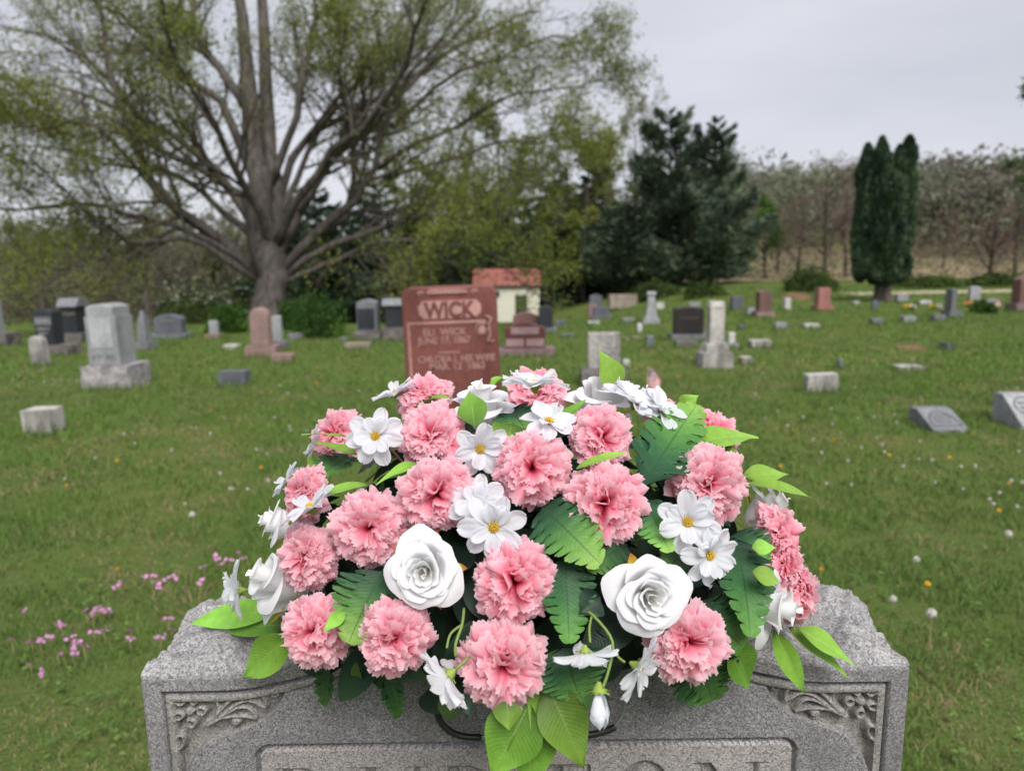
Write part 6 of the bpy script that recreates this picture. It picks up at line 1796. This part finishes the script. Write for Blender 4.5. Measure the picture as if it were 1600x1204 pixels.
    lances = [
        (T_(445, 950, 1.03), T_(300, 974, 1.0), .020, LEAF_LIME, upw * 0.6 + toward, .15), (T_(455, 975, 1.02), T_(345, 984, .995), .018, LEAF_GREEN, upw + toward, .1),
        (P(460, 985, .98), Fp(381, 1058, .785), .022, LEAF_LIME, toward, .2), (P(968, 615, .95), P(935, 546, 1.0), .019, LEAF_LIME, axis_world((.3, .2, 1)), .15),
        (P(742, 672, 1.03), P(735, 612, 1.10), .018, LEAF_GREEN, toward, .2), (P(1080, 695, 1.03), P(1184, 684, 1.10), .020, LEAF_LIME, axis_world((0, .8, .6)), .4),
        (P(1100, 700, 1.0), P(1160, 724, 1.08), .017, LEAF_GREEN, axis_world((0, .4, 1)), .2), (P(1155, 745, 1.0), P(1233, 741, 1.08), .014, LEAF_LIME, axis_world((0, .7, .7)), .2),
        (P(1155, 757, 1.02), P(1269, 779, 1.12), .010, LEAF_LIME, axis_world((.1, .8, .6)), .5), (P(832, 1090, 1.0), P(768, 1212, 1.10), .030, LEAF_GREEN, axis_world((-.2, .1, 1)), .25),
        (P(852, 1062, .98), P(912, 1198, 1.11), .026, LEAF_GREEN, axis_world((.2, .1, 1)), .25), (P(834, 1120, 1.02), P(826, 1225, 1.08), .024, LEAF_GREEN, axis_world((0, .1, 1)), .2),
        (P(876, 1005, .92), P(830, 1142, 1.06), .021, LEAF_GREEN, axis_world((.3, .2, 1)), -.3), (P(1205, 975, .98), Fp(1257, 1082, .77), .013, LEAF_LIME, axis_world((-.3, .3, 1)), .4),
        (T_(1225, 975, 1.03), T_(1322, 1056, .97), .014, LEAF_LIME, axis_world((.2, .7, .6)), .3), (T_(1240, 978, 1.035), T_(1336, 1041, .985), .015, LEAF_LIME, axis_world((.3, .7, .6)), .3),
        (P(1135, 990, 1.0), Fp(1171, 1074, .76), .020, LEAF_GREEN, axis_world((.2, .2, 1)), .2), (P(650, 640, 1.0), P(702, 620, 1.06), .016, LEAF_LIME, axis_world((0, .8, .5)), .4),
        (P(562, 712, 1.02), P(492, 692, 1.08), .009, LEAF_LIME, axis_world((0, .9, .4)), .2), (P(545, 682, 1.06), P(472, 679, 1.10), .006, LEAF_LIME, axis_world((0, 1, .2)), .1),
        (P(655, 722, 1.06), P(588, 757, 1.08), .009, LEAF_LIME, axis_world((.2, .9, .3)), .4), (P(580, 757, 1.04), P(500, 772, 1.06), .009, LEAF_LIME, axis_world((.1, .8, .5)), .2),
        (P(542, 952, 1.06), P(506, 986, 1.10), .008, LEAF_LIME, axis_world((-.3, .3, 1)), .3), (P(1172, 856, 1.08), P(1212, 855, 1.12), .009, LEAF_LIME, axis_world((0, .6, .8)), .2),
        (P(1172, 892, 1.10), P(1219, 910, 1.14), .011, LEAF_LIME, axis_world((0, .6, .8)), .2), (P(895, 735, 1.07), P(980, 706, 1.10), .008, LEAF_LIME, axis_world((.2, .9, .3)), .3),
        (P(1060, 640, 1.0), P(1092, 618, 1.06), .013, LEAF_LIME, axis_world((0, .5, 1)), .2), (P(695, 1075, 1.0), Fp(708, 1122, .77), .011, LEAF_GREEN, toward, .2),
        (P(558, 1030, 1.0), Fp(563, 1070, .77), .007, LEAF_GREEN, toward, .2), (P(720, 1080, 1.02), P(735, 1118, 1.08), .008, LEAF_DARK, toward, .2),
        (P(792, 1090, 1.06), P(795, 1140, 1.12), .014, LEAF_GREEN, toward, .2), (P(870, 662, 1.06), P(915, 625, 1.1), .008, LEAF_GREEN, axis_world((-.3, .6, .7)), .2),
        (P(775, 600, .96), P(768, 590, 1.0), .012, LEAF_LIME, toward, .2), (P(940, 930, 1.0), P(905, 958, 1.02), .016, LEAF_DARK, toward, .2), (P(500, 720, 1.0), P(484, 735, 1.0), .014, LEAF_GREEN, toward, .2),
        (P(640, 735, 1.02), P(600, 748, 1.05), .010, LEAF_GREEN, axis_world((0, .8, .5)), .2), (P(800, 660, 1.02), P(790, 705, 1.02), .022, LEAF_GREEN, toward, .2)]
    for i, (b, t, w, m, h, bend) in enumerate(lances):
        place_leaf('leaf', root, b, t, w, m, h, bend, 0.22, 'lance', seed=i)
    ferns = [(P(1002, 762, .98), P(1088, 634, 1.10), .037, FERN, axis_world((-.2, .3, 1)), .3), (P(845, 792, .97), P(937, 880, 1.06), .037, FERN, axis_world((.2, .4, 1)), .35),
             (P(882, 870, .97), P(889, 1002, 1.04), .029, FERN_DEEP, axis_world((.2, .1, 1)), .2), (P(1148, 838, .99), P(1172, 992, 1.09), .034, FERN_DEEP, axis_world((.2, .2, 1)), .3),
             (P(598, 890, .98), P(545, 1003, 1.07), .038, FERN, axis_world((-.1, .3, 1)), .3), (P(1008, 780, 1.0), P(1046, 861, 1.05), .024, FERN, axis_world((-.1, .2, 1)), .2),
             (P(1085, 1010, .98), Fp(1112, 1092, .76), .040, FERN_DEEP, axis_world((0, .2, 1)), .2), (P(512, 1030, .98), Fp(507, 1100, .775), .012, FERN_DEEP, toward, .1),
             (P(598, 1030, .98), Fp(622, 1118, .775), .013, FERN_DEEP, axis_world((.4, .1, 1)), .1), (P(980, 850, .94), P(918, 885, 1.0), .030, FERN_DEEP, axis_world((0, .5, 1)), .2),
             (P(1090, 940, .95), P(1160, 1010, 1.02), .034, FERN_DEEP, axis_world((0, .3, 1)), .2), (P(880, 1010, .98), P(905, 1090, 1.02), .040, FERN_DEEP, axis_world((.1, .1, 1)), .2),
             (P(545, 712, .95), P(500, 745, 1.0), .030, FERN_DEEP, axis_world((-.3, .5, 1)), .2), (P(800, 640, .95), P(825, 680, 1.0), .030, FERN, axis_world((0, .3, 1)), .2),
             (P(1070, 860, .93), P(1040, 890, 1.0), .030, FERN_DEEP, axis_world((0, .3, 1)), .2), (P(1150, 830, .95), P(1195, 880, 1.03), .030, FERN_DEEP, axis_world((.3, .3, 1)), .2),
             (P(940, 1060, .98), P(900, 1085, 1.02), .030, FERN_DEEP, toward, .2)]
    for i, (b, t, w, m, h, bend) in enumerate(ferns):
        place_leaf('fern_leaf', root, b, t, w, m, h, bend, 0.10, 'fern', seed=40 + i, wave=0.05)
    # dark filler leaves over the whole dome
    VV, FF, TT, SS, off = [], [], [], [], 0
    rng = np.random.default_rng(77)
    for i in range(230):
        q = unit(rng.normal(size=3)); q[2] = abs(q[2]) * 1.0 - 0.12
        if q[1] > 0.55: continue
        q = q / np.linalg.norm(q); p = EC + q * ER * (0.72 + 0.14 * rng.random())
        n = dome_normal(p); tng = unit(np.cross(n, rng.normal(size=3)))
        L = 0.06 + 0.035 * rng.random()
        V, Fq, T, S = blade(L, 0.017 + 0.008 * rng.random(), 0.6, 0.3, 'blunt', 10, 7, seed=i, wave=0.1)
        n2 = unit(n + rng.normal(size=3) * 0.35); x = unit(tng - n2 * (tng @ n2)); y = np.cross(n2, x)
        VV.append(p + V[:, :1] * x + V[:, 1:2] * y + V[:, 2:] * n2 - ROOT); FF.append(Fq + off); TT.append(T); SS.append(S); off += len(V)
    fl = link('filler_leaves', np_mesh('filler_leaves', np.concatenate(VV), np.concatenate(FF), {'tint': np.concatenate(TT), 'across': np.concatenate(SS)}), root, LEAF_DARK)
    fl['kind'] = 'stuff'
    # ---- wire legs with black sleeves in front of the stone
    wire = mat_flat('zinc_wire', (0.35, 0.36, 0.38, 1), 0.35, 0.5, metallic=0.8); rub = mat_flat('black_sleeve', (0.012, 0.012, 0.014, 1), 0.45, 0.4)
    yw = YF - 0.014
    def wp(pts, K): return smooth_path(np.array([Fp(u, v, yw - 0.0) for u, v in pts]), K) - ROOT
    link('wire_leg', tube_mesh('wire_leg', wp([(684, 1050), (682, 1098)], 4), np.full(4, .0016), 6), root, wire)
    link('rubber_sleeve', tube_mesh('rubber_sleeve', wp([(681, 1096), (686, 1122), (702, 1141), (726, 1150), (752, 1151)], 16), np.full(16, .0040), 8), root, rub)
    link('wire_leg', tube_mesh('wire_leg', wp([(750, 1151), (775, 1146), (830, 1140), (880, 1146), (905, 1147)], 14), np.full(14, .0016), 6), root, wire)
    link('rubber_sleeve', tube_mesh('rubber_sleeve', wp([(898, 1147), (922, 1147), (944, 1142), (961, 1135)], 12), np.full(12, .0040), 8), root, rub)
    link('wire_leg', tube_mesh('wire_leg', wp([(959, 1136), (972, 1118), (977, 1094), (975, 1060)], 12), np.full(12, .0016), 6), root, wire)

flower_saddle()

# ================================================================== LAWN FLOWERS
def lawn_flowers():
    fluff = mat_flat('seed_fluff', (0.5, 0.48, 0.44, 1), 0.9, 0.1); core_m = mat_flat('seed_core', (0.30, 0.25, 0.17, 1), 0.9, 0.1)
    yel = mat_flat('dandelion_yellow', (0.72, 0.44, 0.02, 1), 0.8, 0.1); stm = mat_flat('dandelion_stem', (0.26, 0.22, 0.12, 1), 0.7, 0.2)
    pink = mat_flat('phlox_pink', (0.55, 0.24, 0.46, 1), 0.8, 0.1)
    # seed head: thin seeds with a tuft each
    rng = np.random.default_rng(3)
    d = unit(rng.normal(size=(110, 3))); V, Fq = [], []
    for i, q in enumerate(d):
        a = unit(np.cross(q, rng.normal(size=3))); b = np.cross(q, a); R = 0.017 * (0.9 + 0.2 * rng.random())
        k = len(V); V += [q * R + a * .0042, q * R + b * .0042 + q * .001, q * R - a * .0042, q * R - b * .0042 + q * .001]; Fq.append([k, k + 1, k + 2, k + 3])
        k = len(V); V += [q * .003 + a * .0004, q * .003 - a * .0004, q * R - a * .0003, q * R + a * .0003]; Fq.append([k, k + 1, k + 2, k + 3])
    head = np_mesh('seed_head', V, np.array(Fq), smooth=False); head.materials.append(fluff)
    ico = lambda n, r: (lambda b: (bmesh.ops.create_icosphere(b, subdivisions=1, radius=r), b)[1])(bmesh.new())
    V, Fq = [], []
    for ring_, n, el in ((1.0, 16, .15), (.75, 13, .5), (.45, 9, .9), (.2, 5, 1.3)):
        for i in range(n):
            a = i * 6.283 / n + ring_; q = np.array([math.cos(a) * math.cos(el), math.sin(a) * math.cos(el), math.sin(el)]); sd = np.array([-math.sin(a), math.cos(a), 0]) * .0022
            k = len(V); o = np.array([0, 0, .001]); V += [o - sd * .5, o + sd * .5, o + q * .015 + sd, o + q * .015 - sd]; Fq.append([k, k + 1, k + 2, k + 3])
    yhead = np_mesh('flower_head', V, np.array(Fq), smooth=False); yhead.materials.append(yel)
    V, Fq = [], []
    for j in range(7):
        c = np.array([rng.normal() * .012, rng.normal() * .012, rng.random() * .014])
        n_ = unit(np.array([rng.normal() * .4, rng.normal() * .4 - .4, 1.0])); a0 = unit(np.cross(n_, [1, .2, 0])); b0 = np.cross(n_, a0)
        for i in range(5):
            a = i * 1.2566; q = a0 * math.cos(a) + b0 * math.sin(a); s = np.cross(n_, q)
            k = len(V); V += [c, c + q * .006 + s * .0035, c + q * .0098, c + q * .006 - s * .0035]; Fq.append([k, k + 1, k + 2, k + 3])
    phead = np_mesh('flower_head', V, np.array(Fq), smooth=False); phead.materials.append(pink)
    stems = {}
    for h in (0.05, 0.09, 0.14, 0.2):
        me = tube_mesh('stem', [[0, 0, -.01], [.004, 0, h * .5], [0, .003, h]], [.0019, .0017, .0015], 5); me.materials.append(stm); stems[h] = me
    def plant(u, v, kind, h, sc=1.0, on_head=False):
        """(u, v): where the flower head shows"""
        p, d = gpt(u, v)
        for _ in range(4):
            vv = v + h * F_PX / d * 0.97; p, d = gpt(u, vv)
        lab, cat, grp, me, nm = {'clock': ('white dandelion seed head standing in the lawn', 'dandelion', 'dandelion seed heads in the lawn', head, 'seed_head'),
                                 'yellow': ('yellow dandelion flower in the lawn', 'dandelion', 'yellow dandelions in the lawn', yhead, 'flower_head'),
                                 'phlox': ('pink creeping phlox cluster in the lawn left of the near headstone', 'phlox', 'pink phlox in the lawn', phead, 'flower_head')}[kind]
        root = empty({'clock': 'dandelion_clock', 'yellow': 'dandelion', 'phlox': 'phlox'}[kind], p, RNG.random() * 6.28)
        sc *= (0.62 if v < 780 else 1.0) if kind == 'clock' else (0.74 if kind == 'phlox' else 0.7); root.scale = (sc, sc, sc); tag(root, lab, cat, grp)
        link('stem', stems[h], root)
        o = link(nm, me, root); o.location = (0, 0, h); o.rotation_euler = (RNG.normal() * .25, RNG.normal() * .25, RNG.random() * 6)
    clocks = [(1429, 864), (1393, 928), (1448, 952), (1578, 737), (1571, 833), (1504, 752), (1549, 762), (1500, 714), (1455, 706), (1434, 700), (1283, 700), (1254, 642), (1270, 678), (1324, 712), (1397, 640), (1400, 648), (1381, 697), (1377, 680), (1437, 680),
              (1523, 712), (1522, 711), (1596, 745), (1543, 755), (1590, 690), (1587, 775), (1560, 760), (1370, 675), (1298, 628), (1335, 600), (1340, 640), (1300, 655), (1365, 640), (1438, 612), (1588, 598), (1596, 586), (1503, 660),
              (453, 660), (450, 607), (437, 598), (480, 660), (307, 661), (330, 667), (361, 740), (365, 745), (402, 695), (418, 694), (454, 664), (300, 655), (212, 684), (102, 737), (232, 594), (70, 590), (82, 588), (96, 586), (107, 590), (122, 588), (52, 592), (290, 775), (305, 797),
              (150, 700), (195, 672), (270, 690), (346, 720), (352, 640), (420, 735), (430, 640), (561, 605), (478, 610), (388, 748), (1410, 720), (1345, 690), (1230, 655), (1460, 735), (1330, 745), (1290, 730), (1195, 640), (1180, 610), (1215, 630)]
    for i, (u, v) in enumerate(clocks): plant(u, v, 'clock', (0.14, 0.09, 0.2, 0.14)[i % 4] if v > 700 else (0.09, 0.14)[i % 2], 0.72 + 0.3 * RNG.random())
    for i, (u, v) in enumerate([(1447, 905), (1560, 794), (1576, 752), (1388, 706), (1483, 712), (1301, 688), (1282, 882), (1219, 725), (1518, 676), (1372, 628), (1302, 686), (1300, 590), (1180, 602), (184, 886), (184, 717), (409, 726), (315, 595), (364, 633), (386, 630), (456, 633), (167, 633), (495, 598), (424, 612), (410, 612), (466, 562), (330, 640), (105, 755), (1060, 585), (1098, 590), (1240, 670), (1500, 600)]):
        plant(u, v, 'yellow', 0.05 if i % 3 else 0.09, 1.0 + 0.3 * RNG.random())
    for i, (u, v) in enumerate([(40, 951), (98, 971), (100, 977), (137, 950), (150, 952), (157, 947), (165, 953), (148, 957), (112, 993), (118, 995), (126, 997), (118, 1010), (91, 1020), (70, 1045), (51, 1000), (65, 995), (80, 994), (22, 998), (149, 986), (165, 977), (175, 972), (134, 1006), (183, 911), (190, 903), (226, 898), (238, 899), (244, 907),
                               (250, 908), (274, 900), (315, 902), (290, 915), (340, 868), (347, 877), (320, 878), (372, 862), (205, 987), (206, 983), (254, 990), (270, 979), (266, 962), (171, 952), (50, 1026), (380, 870), (300, 890), (262, 900), (360, 872)]):
        plant(u, v, 'phlox', 0.09 if i % 2 else 0.05, 0.95 + 0.35 * RNG.random())

lawn_flowers()
